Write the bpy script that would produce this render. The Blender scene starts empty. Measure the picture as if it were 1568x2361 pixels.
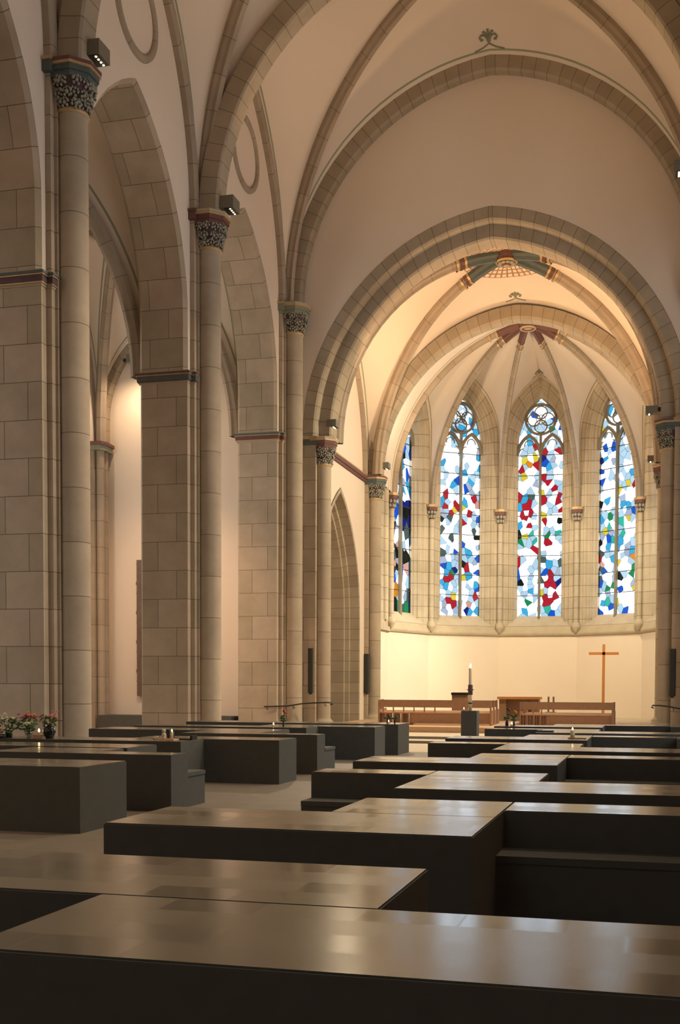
import bpy, math, random
from mathutils import Vector, Matrix
random.seed(7)
PI = math.pi
SC = bpy.context.scene
COL = SC.collection
AX = -5.48                 # x of the church's long axis
BAY = 7.63
YS = [6.79, 14.42, 22.05, 29.68, 37.31]
ZI, ZC = 10.45, 14.92      # impost level, top of the high capitals
FLZ = 0.15                 # chancel floor

# ------------------------------------------------------------------ materials
def newmat(name):
    m = bpy.data.materials.new(name); m.use_nodes = True
    nt = m.node_tree; b = nt.nodes['Principled BSDF']
    return m, nt, b
def N(nt, t, **kw):
    n = nt.nodes.new(t)
    for k, v in kw.items():
        if k in n.inputs: n.inputs[k].default_value = v
        else: setattr(n, k, v)
    return n
def rgb(r, g, b): return (r, g, b, 1)
def simple(name, col, rough=.6, metal=0, noise=.0, nscale=6, bump=0, spec=.5):
    m, nt, b = newmat(name)
    b.inputs['Roughness'].default_value = rough; b.inputs['Metallic'].default_value = metal
    b.inputs['Specular IOR Level'].default_value = spec
    tc = N(nt, 'ShaderNodeTexCoord')
    nz = N(nt, 'ShaderNodeTexNoise', Scale=nscale, Detail=4.0)
    nt.links.new(tc.outputs['Object'], nz.inputs['Vector'])
    mx = N(nt, 'ShaderNodeMix', data_type='RGBA')
    nt.links.new(nz.outputs['Fac'], mx.inputs[0])
    mx.inputs[6].default_value = rgb(*[c*(1-noise) for c in col]); mx.inputs[7].default_value = rgb(*[min(1, c*(1+noise)) for c in col])
    nt.links.new(mx.outputs[2], b.inputs['Base Color'])
    if bump:
        bp = N(nt, 'ShaderNodeBump', Strength=bump, Distance=.01)
        nt.links.new(nz.outputs['Fac'], bp.inputs['Height']); nt.links.new(bp.outputs[0], b.inputs['Normal'])
    return m
def stone(name, w, h, c1, c2, mortar=(.17, .13, .095), off=.5, ms=.009):
    m, nt, b = newmat(name)
    b.inputs['Roughness'].default_value = .85; b.inputs['Specular IOR Level'].default_value = .25
    uv = N(nt, 'ShaderNodeUVMap', uv_map='UVMap')
    br = N(nt, 'ShaderNodeTexBrick', offset=off, offset_frequency=2, squash=1.0)
    br.inputs['Scale'].default_value = 1; br.inputs['Brick Width'].default_value = w; br.inputs['Row Height'].default_value = h
    br.inputs['Mortar Size'].default_value = ms; br.inputs['Mortar Smooth'].default_value = .15; br.inputs['Bias'].default_value = 0
    br.inputs['Color1'].default_value = rgb(*c1); br.inputs['Color2'].default_value = rgb(*c2); br.inputs['Mortar'].default_value = rgb(*mortar)
    nt.links.new(uv.outputs[0], br.inputs['Vector'])
    tc = N(nt, 'ShaderNodeTexCoord')
    nz = N(nt, 'ShaderNodeTexNoise', Scale=1.1, Detail=6.0, Roughness=.6)
    nt.links.new(tc.outputs['Object'], nz.inputs['Vector'])
    mx = N(nt, 'ShaderNodeMix', data_type='RGBA', blend_type='MULTIPLY'); mx.inputs[0].default_value = .55
    cr = N(nt, 'ShaderNodeValToRGB'); cr.color_ramp.elements[0].position = .3; cr.color_ramp.elements[1].position = .7
    cr.color_ramp.elements[0].color = rgb(.72, .70, .66); cr.color_ramp.elements[1].color = rgb(1.15, 1.12, 1.12)
    nt.links.new(nz.outputs['Fac'], cr.inputs[0])
    nt.links.new(br.outputs['Color'], mx.inputs[6]); nt.links.new(cr.outputs[0], mx.inputs[7])
    nt.links.new(mx.outputs[2], b.inputs['Base Color'])
    n2 = N(nt, 'ShaderNodeTexNoise', Scale=30.0, Detail=3.0); nt.links.new(tc.outputs['Object'], n2.inputs['Vector'])
    ad = N(nt, 'ShaderNodeMath', operation='MULTIPLY_ADD'); ad.inputs[1].default_value = .25
    inv = N(nt, 'ShaderNodeMath', operation='SUBTRACT'); inv.inputs[0].default_value = 1
    nt.links.new(br.outputs['Fac'], inv.inputs[1]); nt.links.new(n2.outputs['Fac'], ad.inputs[0]); nt.links.new(inv.outputs[0], ad.inputs[2])
    bp = N(nt, 'ShaderNodeBump', Strength=.5, Distance=.012)
    nt.links.new(ad.outputs[0], bp.inputs['Height']); nt.links.new(bp.outputs[0], b.inputs['Normal'])
    return m
S1, S2 = (.44, .365, .275), (.35, .285, .215)
S3, S4 = (.48, .415, .325), (.40, .345, .265)
M = {}
M['ashlar'] = stone('limestone_ashlar', 1.15, .81, (.46, .37, .28), (.37, .305, .22))
M['drum'] = stone('limestone_drums', 60, 1.18, S1, (.38, .31, .235), off=0)
M['vouss'] = stone('limestone_voussoirs', 60, .44, (.40, .33, .245), (.34, .28, .205), off=0)
M['rib'] = stone('limestone_rib', 60, .95, (.38, .31, .235), (.34, .275, .21), off=0)
M['soffit'] = stone('limestone_soffit', 1.15, .81, (.46, .37, .28), (.37, .305, .22))
M['apsestone'] = stone('limestone_jamb', 60, .55, S3, S4, off=0, ms=.010)
M['plain'] = simple('limestone_plain', (.42, .35, .255), .85, noise=.15, nscale=2, spec=.25)

def plaster(name, col, stripes=False, hub=None):
    m, nt, b = newmat(name)
    b.inputs['Roughness'].default_value = .95; b.inputs['Specular IOR Level'].default_value = .1
    tc = N(nt, 'ShaderNodeTexCoord'); nz = N(nt, 'ShaderNodeTexNoise', Scale=.35, Detail=5.0)
    nt.links.new(tc.outputs['Object'], nz.inputs['Vector'])
    mx = N(nt, 'ShaderNodeMix', data_type='RGBA')
    mx.inputs[6].default_value = rgb(*[c*.93 for c in col]); mx.inputs[7].default_value = rgb(*[min(1, c*1.05) for c in col])
    nt.links.new(nz.outputs['Fac'], mx.inputs[0]); out = mx.outputs[2]
    n2 = N(nt, 'ShaderNodeTexNoise', Scale=14.0, Detail=4.0); nt.links.new(tc.outputs['Object'], n2.inputs['Vector'])
    bp = N(nt, 'ShaderNodeBump', Strength=.12, Distance=.02); nt.links.new(n2.outputs['Fac'], bp.inputs['Height']); nt.links.new(bp.outputs[0], b.inputs['Normal'])
    if stripes:
        uv = N(nt, 'ShaderNodeUVMap', uv_map='UVMap'); sp = N(nt, 'ShaderNodeSeparateXYZ'); nt.links.new(uv.outputs[0], sp.inputs[0])
        def band(sock, lo, hi):
            a = N(nt, 'ShaderNodeMath', operation='GREATER_THAN'); a.inputs[1].default_value = lo; nt.links.new(sock, a.inputs[0])
            c = N(nt, 'ShaderNodeMath', operation='LESS_THAN'); c.inputs[1].default_value = hi; nt.links.new(sock, c.inputs[0])
            d = N(nt, 'ShaderNodeMath', operation='MULTIPLY'); nt.links.new(a.outputs[0], d.inputs[0]); nt.links.new(c.outputs[0], d.inputs[1])
            return d.outputs[0]
        f1 = band(sp.outputs[0], .31, .385); f2 = band(sp.outputs[1], .14, .20)
        mm = N(nt, 'ShaderNodeMath', operation='MAXIMUM'); nt.links.new(f1, mm.inputs[0]); nt.links.new(f2, mm.inputs[1])
        m2 = N(nt, 'ShaderNodeMix', data_type='RGBA'); nt.links.new(mm.outputs[0], m2.inputs[0]); nt.links.new(out, m2.inputs[6])
        m2.inputs[7].default_value = rgb(.30, .31, .21); out = m2.outputs[2]
    if hub:
        geo = N(nt, 'ShaderNodeNewGeometry'); vs = N(nt, 'ShaderNodeVectorMath', operation='SUBTRACT'); vs.inputs[1].default_value = hub
        nt.links.new(geo.outputs['Position'], vs.inputs[0])
        ln = N(nt, 'ShaderNodeVectorMath', operation='LENGTH'); nt.links.new(vs.outputs[0], ln.inputs[0])
        sx = N(nt, 'ShaderNodeSeparateXYZ'); nt.links.new(vs.outputs[0], sx.inputs[0])
        at = N(nt, 'ShaderNodeMath', operation='ARCTAN2'); nt.links.new(sx.outputs[0], at.inputs[0]); nt.links.new(sx.outputs[1], at.inputs[1])
        sn = N(nt, 'ShaderNodeMath', operation='MULTIPLY'); sn.inputs[1].default_value = 44; nt.links.new(at.outputs[0], sn.inputs[0])
        s2 = N(nt, 'ShaderNodeMath', operation='SINE'); nt.links.new(sn.outputs[0], s2.inputs[0])
        r2 = N(nt, 'ShaderNodeMath', operation='MULTIPLY'); r2.inputs[1].default_value = 26; nt.links.new(ln.outputs['Value'], r2.inputs[0])
        r3 = N(nt, 'ShaderNodeMath', operation='SINE'); nt.links.new(r2.outputs[0], r3.inputs[0])
        mxx = N(nt, 'ShaderNodeMath', operation='MAXIMUM'); nt.links.new(s2.outputs[0], mxx.inputs[0]); nt.links.new(r3.outputs[0], mxx.inputs[1])
        gt = N(nt, 'ShaderNodeMath', operation='GREATER_THAN'); gt.inputs[1].default_value = .55; nt.links.new(mxx.outputs[0], gt.inputs[0])
        lt = N(nt, 'ShaderNodeMath', operation='LESS_THAN'); lt.inputs[1].default_value = 1.75; nt.links.new(ln.outputs['Value'], lt.inputs[0])
        ml = N(nt, 'ShaderNodeMath', operation='MULTIPLY'); nt.links.new(gt.outputs[0], ml.inputs[0]); nt.links.new(lt.outputs[0], ml.inputs[1])
        m3 = N(nt, 'ShaderNodeMix', data_type='RGBA'); nt.links.new(ml.outputs[0], m3.inputs[0]); nt.links.new(out, m3.inputs[6])
        m3.inputs[7].default_value = rgb(.36, .20, .12); out = m3.outputs[2]
    nt.links.new(out, b.inputs['Base Color'])
    return m
PL = (.71, .605, .505)
M['plaster'] = plaster('cream_plaster', PL)
M['web'] = plaster('vault_plaster', PL, True)
M['webhub'] = plaster('vault_plaster_painted_hub', PL, True, (AX, 41.91, 17.95))
M['teal'] = simple('teal_paint', (.085, .105, .10), .7, noise=.2)
M['green'] = simple('grey_green_paint', (.22, .23, .17), .8, noise=.2)
M['oxblood'] = simple('oxblood_paint', (.14, .06, .05), .7, noise=.2)
M['gold'] = simple('gilded_edge', (.48, .33, .17), .5, metal=.3, noise=.2)
M['foliage'] = simple('carved_foliage_grey', (.30, .29, .225), .7, noise=.5, nscale=22)
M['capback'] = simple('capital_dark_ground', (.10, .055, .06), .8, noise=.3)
M['slate_edge'] = None
def slate():
    m, nt, b = newmat('dark_slate_slabs')
    uv = N(nt, 'ShaderNodeUVMap', uv_map='UVMap'); tc = N(nt, 'ShaderNodeTexCoord')
    br = N(nt, 'ShaderNodeTexBrick', offset=.5, squash=1.0)
    br.inputs['Scale'].default_value = 1; br.inputs['Brick Width'].default_value = .40; br.inputs['Row Height'].default_value = .245
    br.inputs['Mortar Size'].default_value = .009; br.inputs['Mortar Smooth'].default_value = .8; br.inputs['Bias'].default_value = .1
    br.inputs['Color1'].default_value = rgb(0, 0, 0); br.inputs['Color2'].default_value = rgb(1, 1, 1); br.inputs['Mortar'].default_value = rgb(.72, .72, .72)
    nt.links.new(tc.outputs['Object'], br.inputs['Vector'])
    nz = N(nt, 'ShaderNodeTexNoise', Scale=2.2, Detail=5.0); nt.links.new(tc.outputs['Object'], nz.inputs['Vector'])
    c = N(nt, 'ShaderNodeMix', data_type='RGBA'); c.inputs[6].default_value = rgb(.066, .059, .046); c.inputs[7].default_value = rgb(.135, .12, .093)
    nt.links.new(br.outputs['Color'], c.inputs[0]); nt.links.new(c.outputs[2], b.inputs['Base Color'])
    ad = N(nt, 'ShaderNodeMath', operation='MULTIPLY_ADD'); ad.inputs[1].default_value = .12; ad.inputs[2].default_value = .085
    nt.links.new(br.outputs['Color'], ad.inputs[0])
    a2 = N(nt, 'ShaderNodeMath', operation='MULTIPLY_ADD'); a2.inputs[1].default_value = .08; nt.links.new(nz.outputs['Fac'], a2.inputs[0]); nt.links.new(ad.outputs[0], a2.inputs[2])
    nt.links.new(a2.outputs[0], b.inputs['Roughness'])
    b.inputs['Specular IOR Level'].default_value = .8
    return m
M['slate'] = slate()
M['slate_side'] = simple('honed_slate', (.079, .079, .072), .75, noise=.15, nscale=9, bump=.05, spec=.25)
M['floor'] = simple('stone_floor', (.15, .125, .10), .55, noise=.25, nscale=3, bump=.03)
M['step'] = simple('limestone_steps_and_lit_floor', (.45, .38, .27), .6, noise=.1)
M['stepgrey'] = simple('grey_step_stone', (.22, .19, .15), .6, noise=.1)
M['wood'] = simple('oak_wood', (.34, .19, .105), .45, noise=.2, nscale=9)
M['woodl'] = simple('pale_oak_wood', (.54, .33, .18), .45, noise=.15, nscale=9)
M['cross'] = simple('orange_cross_wood', (.62, .26, .08), .4, noise=.15, nscale=9)
M['black'] = simple('black_metal', (.012, .012, .013), .45, noise=.1)
M['iron'] = simple('dark_iron', (.035, .03, .028), .4, metal=.5, noise=.1)
M['fixture'] = simple('olive_metal_housing', (.16, .145, .105), .5, noise=.05)
M['wax'] = simple('ivory_wax', (.75, .62, .40), .5, noise=.05)
M['speaker'] = simple('dark_speaker_cloth', (.03, .032, .028), .8, noise=.1)
M['tracery'] = simple('grey_tracery_stone', (.20, .18, .14), .85, noise=.15)
M['leadm'] = simple('lead_bar', (.03, .03, .03), .6)
M['glassv'] = simple('black_glass', (.01, .01, .012), .12)
M['leaf'] = simple('green_leaf', (.06, .11, .035), .6, noise=.4, nscale=30)
M['pink'] = simple('pink_petal', (.62, .20, .22), .6, noise=.2)
M['red'] = simple('red_petal', (.50, .03, .05), .6, noise=.2)
M['magenta'] = simple('magenta_petal', (.45, .05, .16), .6, noise=.2)
M['orange'] = simple('orange_petal', (.75, .26, .04), .6, noise=.2)
M['white'] = simple('cream_petal', (.66, .60, .45), .6, noise=.2)
M['darkred'] = simple('dark_red_petal', (.16, .02, .03), .6, noise=.2)
M['cloth'] = simple('pale_teddy_plush', (.45, .40, .34), .9, noise=.2)
M['relief'] = simple('carved_relief_wood', (.12, .08, .055), .7, noise=.4, nscale=5, bump=.6)
def emis(name, col, s):
    m, nt, b = newmat(name); b.inputs['Emission Color'].default_value = rgb(*col); b.inputs['Emission Strength'].default_value = s
    b.inputs['Base Color'].default_value = rgb(*col); return m
M['lamp'] = emis('lit_warm_lamp', (1, .70, .36), 6)
M['flame'] = emis('candle_flame', (1, .72, .32), 14)
def glassmat():
    m = bpy.data.materials.new('stained_glass'); m.use_nodes = True; nt = m.node_tree; nt.nodes.clear()
    o = N(nt, 'ShaderNodeOutputMaterial'); t = N(nt, 'ShaderNodeBsdfTransparent'); a = N(nt, 'ShaderNodeAttribute', attribute_name='tint')
    gl = N(nt, 'ShaderNodeBsdfGlossy', Roughness=.15); gl.inputs['Color'].default_value = rgb(.9, .9, .9)
    ms = N(nt, 'ShaderNodeMixShader'); ms.inputs[0].default_value = .03
    nt.links.new(a.outputs['Color'], t.inputs['Color']); nt.links.new(t.outputs[0], ms.inputs[1]); nt.links.new(gl.outputs[0], ms.inputs[2])
    nt.links.new(ms.outputs[0], o.inputs['Surface']); return m
M['glass'] = glassmat()
def clearglass():
    m = bpy.data.materials.new('clear_vase_glass'); m.use_nodes = True; nt = m.node_tree; nt.nodes.clear()
    o = N(nt, 'ShaderNodeOutputMaterial'); t = N(nt, 'ShaderNodeBsdfTransparent'); t.inputs[0].default_value = rgb(.72, .76, .70)
    gl = N(nt, 'ShaderNodeBsdfGlossy', Roughness=.05); ms = N(nt, 'ShaderNodeMixShader'); ms.inputs[0].default_value = .15
    nt.links.new(t.outputs[0], ms.inputs[1]); nt.links.new(gl.outputs[0], ms.inputs[2]); nt.links.new(ms.outputs[0], o.inputs['Surface']); return m
M['clear'] = clearglass()

# ------------------------------------------------------------------ mesh builder
class MB:
    def __init__(s): s.v = []; s.f = []; s.uv = []; s.mi = []; s.sm = []; s.mats = []; s.tint = []
    def mat(s, m):
        if m not in s.mats: s.mats.append(m)
        return s.mats.index(m)
    def face(s, pts, uvs=None, m=None, smooth=False, tint=None):
        b = len(s.v); s.v += [tuple(p) for p in pts]; s.f.append(tuple(range(b, b+len(pts))))
        s.uv.append(uvs or [(0, 0)]*len(pts)); s.mi.append(s.mat(m) if m else 0); s.sm.append(smooth); s.tint.append(tint)
    def grid(s, rows, uvr=None, m=None, smooth=True, closed=False):
        """rows of points; uvr same shape"""
        nr, nc = len(rows), len(rows[0]); b = len(s.v)
        for r in rows: s.v += [tuple(p) for p in r]
        mi = s.mat(m) if m else 0
        for i in range(nr-1):
            for j in range(nc-1 if not closed else nc):
                k = (j+1) % nc
                s.f.append((b+i*nc+j, b+i*nc+k, b+(i+1)*nc+k, b+(i+1)*nc+j))
                if uvr:
                    u = [uvr[i][j], uvr[i][j+1] if len(uvr[i]) > j+1 else uvr[i][k], uvr[i+1][j+1] if len(uvr[i+1]) > j+1 else uvr[i+1][k], uvr[i+1][j]]
                else: u = [(0, 0)]*4
                s.uv.append(u); s.mi.append(mi); s.sm.append(smooth); s.tint.append(None)
    def box(s, x0, x1, y0, y1, z0, z1, m=None, top=None, uo=0):
        P = lambda x, y, z: (x, y, z)
        s.face([P(x0,y0,z0),P(x1,y0,z0),P(x1,y0,z1),P(x0,y0,z1)], [(x0+uo,z0),(x1+uo,z0),(x1+uo,z1),(x0+uo,z1)], m)
        s.face([P(x1,y1,z0),P(x0,y1,z0),P(x0,y1,z1),P(x1,y1,z1)], [(x1,z0),(x0,z0),(x0,z1),(x1,z1)], m)
        s.face([P(x0,y1,z0),P(x0,y0,z0),P(x0,y0,z1),P(x0,y1,z1)], [(y1,z0),(y0,z0),(y0,z1),(y1,z1)], m)
        s.face([P(x1,y0,z0),P(x1,y1,z0),P(x1,y1,z1),P(x1,y0,z1)], [(y0,z0),(y1,z0),(y1,z1),(y0,z1)], m)
        s.face([P(x0,y0,z1),P(x1,y0,z1),P(x1,y1,z1),P(x0,y1,z1)], [(x0,y0),(x1,y0),(x1,y1),(x0,y1)], top or m)
        s.face([P(x0,y1,z0),P(x1,y1,z0),P(x1,y0,z0),P(x0,y0,z0)], [(x0,y1),(x1,y1),(x1,y0),(x0,y0)], m)
    def prism(s, poly, z0, z1, m=None, top=None):
        n = len(poly); L = 0
        for i in range(n):
            a, b2 = poly[i], poly[(i+1) % n]; d = math.dist(a, b2)
            s.face([(a[0],a[1],z0),(b2[0],b2[1],z0),(b2[0],b2[1],z1),(a[0],a[1],z1)], [(L,z0),(L+d,z0),(L+d,z1),(L,z1)], m); L += d
        s.face([(p[0],p[1],z1) for p in poly], [(p[0],p[1]) for p in poly], top or m)
        s.face([(p[0],p[1],z0) for p in reversed(poly)], [(p[0],p[1]) for p in reversed(poly)], m)
    def lathe(s, cx, cy, prof, n=24, m=None, a0=0, a1=2*PI, smooth=True):
        full = abs(a1-a0-2*PI) < 1e-6; k = n if full else n+1; rows = []; uv = []
        L = 0; pp = None
        for r, z in prof:
            if pp: L += math.dist(pp, (r, z))
            pp = (r, z)
            rows.append([(cx+r*math.cos(a0+(a1-a0)*i/n), cy+r*math.sin(a0+(a1-a0)*i/n), z) for i in range(k)])
            uv.append([(.3*i/n+.1, z) for i in range(n+1)])
        s.grid(rows, uv, m, smooth, closed=full)
    def tube(s, pts, r, n=8, m=None):
        pts = [Vector(p) for p in pts]; rows = []
        for i, p in enumerate(pts):
            t = (pts[min(i+1, len(pts)-1)]-pts[max(i-1, 0)]).normalized()
            a = t.cross(Vector((0, 0, 1)));  a = a.normalized() if a.length > .05 else Vector((1, 0, 0))
            b2 = a.cross(t); rr = r[i] if isinstance(r, (list, tuple)) else r
            rows.append([p+a*rr*math.cos(2*PI*k/n)+b2*rr*math.sin(2*PI*k/n) for k in range(n)])
        s.grid(rows, None, m, True, closed=True)
        s.face(list(reversed(rows[0])), None, m); s.face(rows[-1], None, m)
    def ball(s, c, r, m=None, sq=(1, 1, 1), n=6, rot=None):
        rows = []
        for i in range(n+1):
            t = PI*i/n
            row = []
            for k in range(n+2):
                p = Vector((r*sq[0]*math.sin(t)*math.cos(2*PI*k/(n+2)), r*sq[1]*math.sin(t)*math.sin(2*PI*k/(n+2)), r*sq[2]*math.cos(t)))
                if rot: p = rot @ p
                row.append((c[0]+p.x, c[1]+p.y, c[2]+p.z))
            rows.append(row)
        s.grid(rows, None, m, True, closed=True)
    def build(s, name, mat=None, parent=None, loc=None):
        me = bpy.data.meshes.new(name); me.from_pydata(s.v, [], s.f)
        mats = s.mats or [mat or M['plain']]
        for m in mats: me.materials.append(m)
        uvl = me.uv_layers.new(name='UVMap'); i = 0; flat = []
        for u in s.uv:
            for a in u: flat += [a[0], a[1]]
        uvl.data.foreach_set('uv', flat)
        me.polygons.foreach_set('material_index', s.mi); me.polygons.foreach_set('use_smooth', s.sm)
        if any(t for t in s.tint):
            at = me.color_attributes.new('tint', 'FLOAT_COLOR', 'CORNER'); k = 0; fl = []
            for f, t in zip(s.f, s.tint):
                for _ in f: fl += list(t)+[1]
            at.data.foreach_set('color', fl)
        me.update()
        o = bpy.data.objects.new(name, me); COL.objects.link(o)
        if parent: o.parent = parent
        if loc: o.location = loc
        return o
def thing(name, label, cat, loc=(0, 0, 0), rz=0, group=None):
    o = bpy.data.objects.new(name, None); COL.objects.link(o); o.empty_display_size = .2
    o.location = loc; o.rotation_euler = (0, 0, rz); tag(o, label, cat, group); return o
def tag(o, label, cat, group=None):
    o['label'] = label; o['category'] = cat
    if group: o['group'] = group
    return o
def struct(o): o['kind'] = 'structure'; return o
def estruct(name, loc=(0, 0, 0)):
    o = bpy.data.objects.new(name, None); COL.objects.link(o); o.location = loc; o['kind'] = 'structure'; return o
def copy_tree(o, parent=None):
    c = o.copy(); COL.objects.link(c); c.parent = parent
    for ch in list(o.children): copy_tree(ch, c)
    return c

# ------------------------------------------------------------------ arches
def arch_pts(a, h, z0, stilt=0, t=0, n=14):
    """pointed arch, half span a, rise h above z0+stilt, offset t outward. returns (s,z) left foot -> apex -> right foot"""
    R = (a*a+h*h)/(2*a); zc = z0+stilt
    if h >= a:
        cx = a-R                    # centre for the RIGHT half is at x=a-R (<=0)
        th = math.acos(max(-1, min(1, (-cx)/(R+t))))
        right = [(cx+(R+t)*math.cos(th*i/n), zc+(R+t)*math.sin(th*i/n)) for i in range(n+1)]
    else:
        right = [((a+t)*math.cos(PI/2*i/n), zc+(h+t)*math.sin(PI/2*i/n)) for i in range(n+1)]
    right = [(a+t, z0)]+right if stilt else right
    left = [(-x, z) for x, z in right]
    return left + list(reversed(right))[1:]
def arch_sweep(mb, prof, a, h, z0, stilt, org, d, m=None, n=14, smooth=False, zlow=None, uoff=0):
    """prof: list of (t,b); org (x,y) centre; d unit dir of s; lateral = perp"""
    lat = (-d[1], d[0]); cols = []; us = [uoff]
    for i in range(1, len(prof)): us.append(us[-1]+math.dist(prof[i-1], prof[i]))
    base = arch_pts(a, h, z0, stilt, 0, n); ls = [0]
    for i in range(1, len(base)): ls.append(ls[-1]+math.dist(base[i-1], base[i]))
    half = ls[-1]/2
    for t, b in prof:
        pts = arch_pts(a, h, z0, stilt, t, n)
        cols.append([(org[0]+p[0]*d[0]+b*lat[0], org[1]+p[0]*d[1]+b*lat[1], p[1]) for p in pts])
    rows = [[c[i] for c in cols] for i in range(len(base))]
    if zlow is not None:
        rows = [[(p[0], p[1], zlow) for p in rows[0]]]+rows+[[(p[0], p[1], zlow) for p in rows[-1]]]
        ls = [-(z0-zlow)]+ls+[ls[-1]+z0-zlow]; 
    uv = [[(u, z0+min(l, 2*half-l)) for u in us] for l in ls]
    for j in range(len(prof)-1):
        mb.grid([[r[j], r[j+1]] for r in rows], [[q[j], q[j+1]] for q in uv], m[j] if isinstance(m, list) else m, smooth)
def curve_sweep(mb, pts, prof, side, m=None, smooth=False, v0=0):
    """pts 3D path in a vertical plane, side = horizontal unit vector; prof (t up-normal, b lateral)"""
    pts = [Vector(p) for p in pts]; L = v0; rows = []; uv = []; S = Vector((side[0], side[1], 0)); us = [0]
    for i in range(1, len(prof)): us.append(us[-1]+math.dist(prof[i-1], prof[i]))
    for i, p in enumerate(pts):
        T = (pts[min(i+1, len(pts)-1)]-pts[max(i-1, 0)]).normalized(); Nn = S.cross(T)
        if Nn.z < -1e-3 or (abs(Nn.z) < 1e-3 and False): Nn = -Nn
        if i: L += (p-pts[i-1]).length
        rows.append([p+Nn*t+S*b for t, b in prof]); uv.append([(u, L) for u in us])
    for j in range(len(prof)-1):
        mb.grid([[r[j], r[j+1]] for r in rows], [[q[j], q[j+1]] for q in uv], m[j] if isinstance(m, list) else m, smooth)
def quarter(p0, p1, z0, z1, n=16, stilt=0):
    """rib path from foot p0 (x,y,z0) rising to p1 (x,y,z1)"""
    r = math.dist(p0, p1); h = z1-z0-stilt; out = []
    if stilt: out.append((p0[0], p0[1], z0))
    if h >= r:
        R = (r*r+h*h)/(2*r); th = math.asin(h/R) if h <= R else PI/2
        if R-r > 0: th = math.acos((R-r)/R)
        q = [(R-R*math.cos(th*i/n), R*math.sin(th*i/n)) for i in range(n+1)]
    else: q = [(r*(1-math.cos(PI/2*i/n)), h*math.sin(PI/2*i/n)) for i in range(n+1)]
    dx, dy = (p1[0]-p0[0])/r, (p1[1]-p0[1])/r
    return out+[(p0[0]+dx*s, p0[1]+dy*s, z0+stilt+z) for s, z in q]
def resamp(pts, n):
    L = [0]
    for i in range(1, len(pts)): L.append(L[-1]+math.dist(pts[i-1], pts[i]))
    out = []; k = 0
    for i in range(n+1):
        t = L[-1]*i/n
        while k < len(L)-2 and L[k+1] < t: k += 1
        f = (t-L[k])/max(1e-9, L[k+1]-L[k]); out.append(tuple(a+(b-a)*f for a, b in zip(pts[k], pts[k+1])))
    return out
def web(mb, A, D, n=20, mcols=10, m=None, bulge=.0):
    """ruled web between boundary half-arch A (foot->apex) and rib D (foot->hub)"""
    A = resamp(A, n); D = resamp(D, n); rows = []; uv = []
    for a, d in zip(A, D):
        L = math.dist(a, d); r = []; u = []
        for j in range(mcols+1):
            t = j/mcols; p = [d[k]+(a[k]-d[k])*t for k in range(3)]; p[2] += bulge*4*t*(1-t)*min(1, L/3)
            r.append(p); u.append((t*L, (1-t)*L))
        rows.append(r); uv.append(u)
    mb.grid(rows, uv, m, True)
RIBP = [(.05, -.17), (-.12, -.17), (-.2, -.1), (-.3, -.075), (-.3, .075), (-.2, .1), (-.12, .17), (.05, .17)]

# ================================================================== SETTING
fl = MB(); fl.box(-22, 11, -9, 26.3, -.3, 0, M['floor']); fl.box(-22, 11, 26.3, 58, -.3, 0, M['step']); o = struct(fl.build('floor'))  # far floor takes the paler step colour, painting in the chancel light on it
ste = MB(); ste.box(-12, 1.1, 30.2, 37.7, 0, FLZ/2, M['stepgrey'], M['step'])
ste.box(-12, 1.1, 31.3, 37.7, FLZ/2, FLZ, M['stepgrey'], M['step']); ste.box(-12, 1.1, 37.7, 57, 0, FLZ, M['step'])
tag(ste.build('chancel_steps'), 'two low pale stone steps up to the chancel behind the last dark blocks', 'steps')

# piers -------------------------------------------------------------------
def leaf_ring(mb, cx, cy, r, z, n, size, rng, m):
    for i in range(n):
        a = 2*PI*i/n+rng.uniform(-.14, .14)
        if abs((a % (2*PI))-PI) < .55: continue
        c = Vector((cx+r*math.cos(a), cy+r*math.sin(a), z+rng.uniform(-.2, .2)*size)); rot = Matrix.Rotation(a, 3, 'Z') @ Matrix.Rotation(rng.uniform(-.5, .5), 3, 'X')
        for (dy, dz, k) in ((0, .0, 1), (-.75, .25, .8), (.75, .25, .8), (-.45, -.6, .7), (.45, -.6, .7), (0, .85, .8), (-.5, .75, .55), (.5, .75, .55)):
            k *= rng.uniform(.8, 1.15); p = c+rot @ Vector((.15*size+rng.uniform(-.1, .15)*size, dy*size, dz*size))
            mb.ball(p, size*k*.55, m, (.7, .75, .85), 4, rot)
def capital(parent, cx, cy, z0, z1, r, ab, dz, rng, tone='teal', leafn=13, rows=3, side=True):
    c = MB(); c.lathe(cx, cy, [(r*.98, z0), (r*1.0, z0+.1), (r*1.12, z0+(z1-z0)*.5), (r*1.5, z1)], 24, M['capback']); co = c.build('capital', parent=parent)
    f = MB(); sz = (z1-z0)/rows*.52
    for k in range(rows):
        t = (k+.5)/rows; leaf_ring(f, cx, cy, r*(1.08+.5*t*t), z0+(z1-z0)*t, leafn, sz, rng, M['foliage'])
    f.build('carved_leaves', parent=co)
    g = MB(); g.lathe(cx, cy, [(r, z0-.07), (r*1.1, z0-.05), (r*1.13, z0-.01), (r*1.1, z0+.03), (r, z0+.04)], 24, M['gold']); g.build('necking_ring', parent=parent)
    b = MB()
    def octo(s, x0):  # octagonal slab clipped at the wall side
        k = s*.414
        return [(x0, cy-s), (cx+k, cy-s), (cx+s, cy-k), (cx+s, cy+k), (cx+k, cy+s), (x0, cy+s)]
    h = dz/3.2
    b.prism(octo(ab*.86, cx-.35), z1-.02, z1+h, M[tone]); b.prism(octo(ab*.93, cx-.35), z1+h, z1+2*h, M[tone])
    b.prism(octo(ab, cx-.35), z1+2*h, z1+2.55*h, M['gold']); b.prism(octo(ab*1.02, cx-.35), z1+2.55*h, z1+dz, M['oxblood' if tone == 'teal' else 'plain'])
    b.build('abacus', parent=parent)
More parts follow.
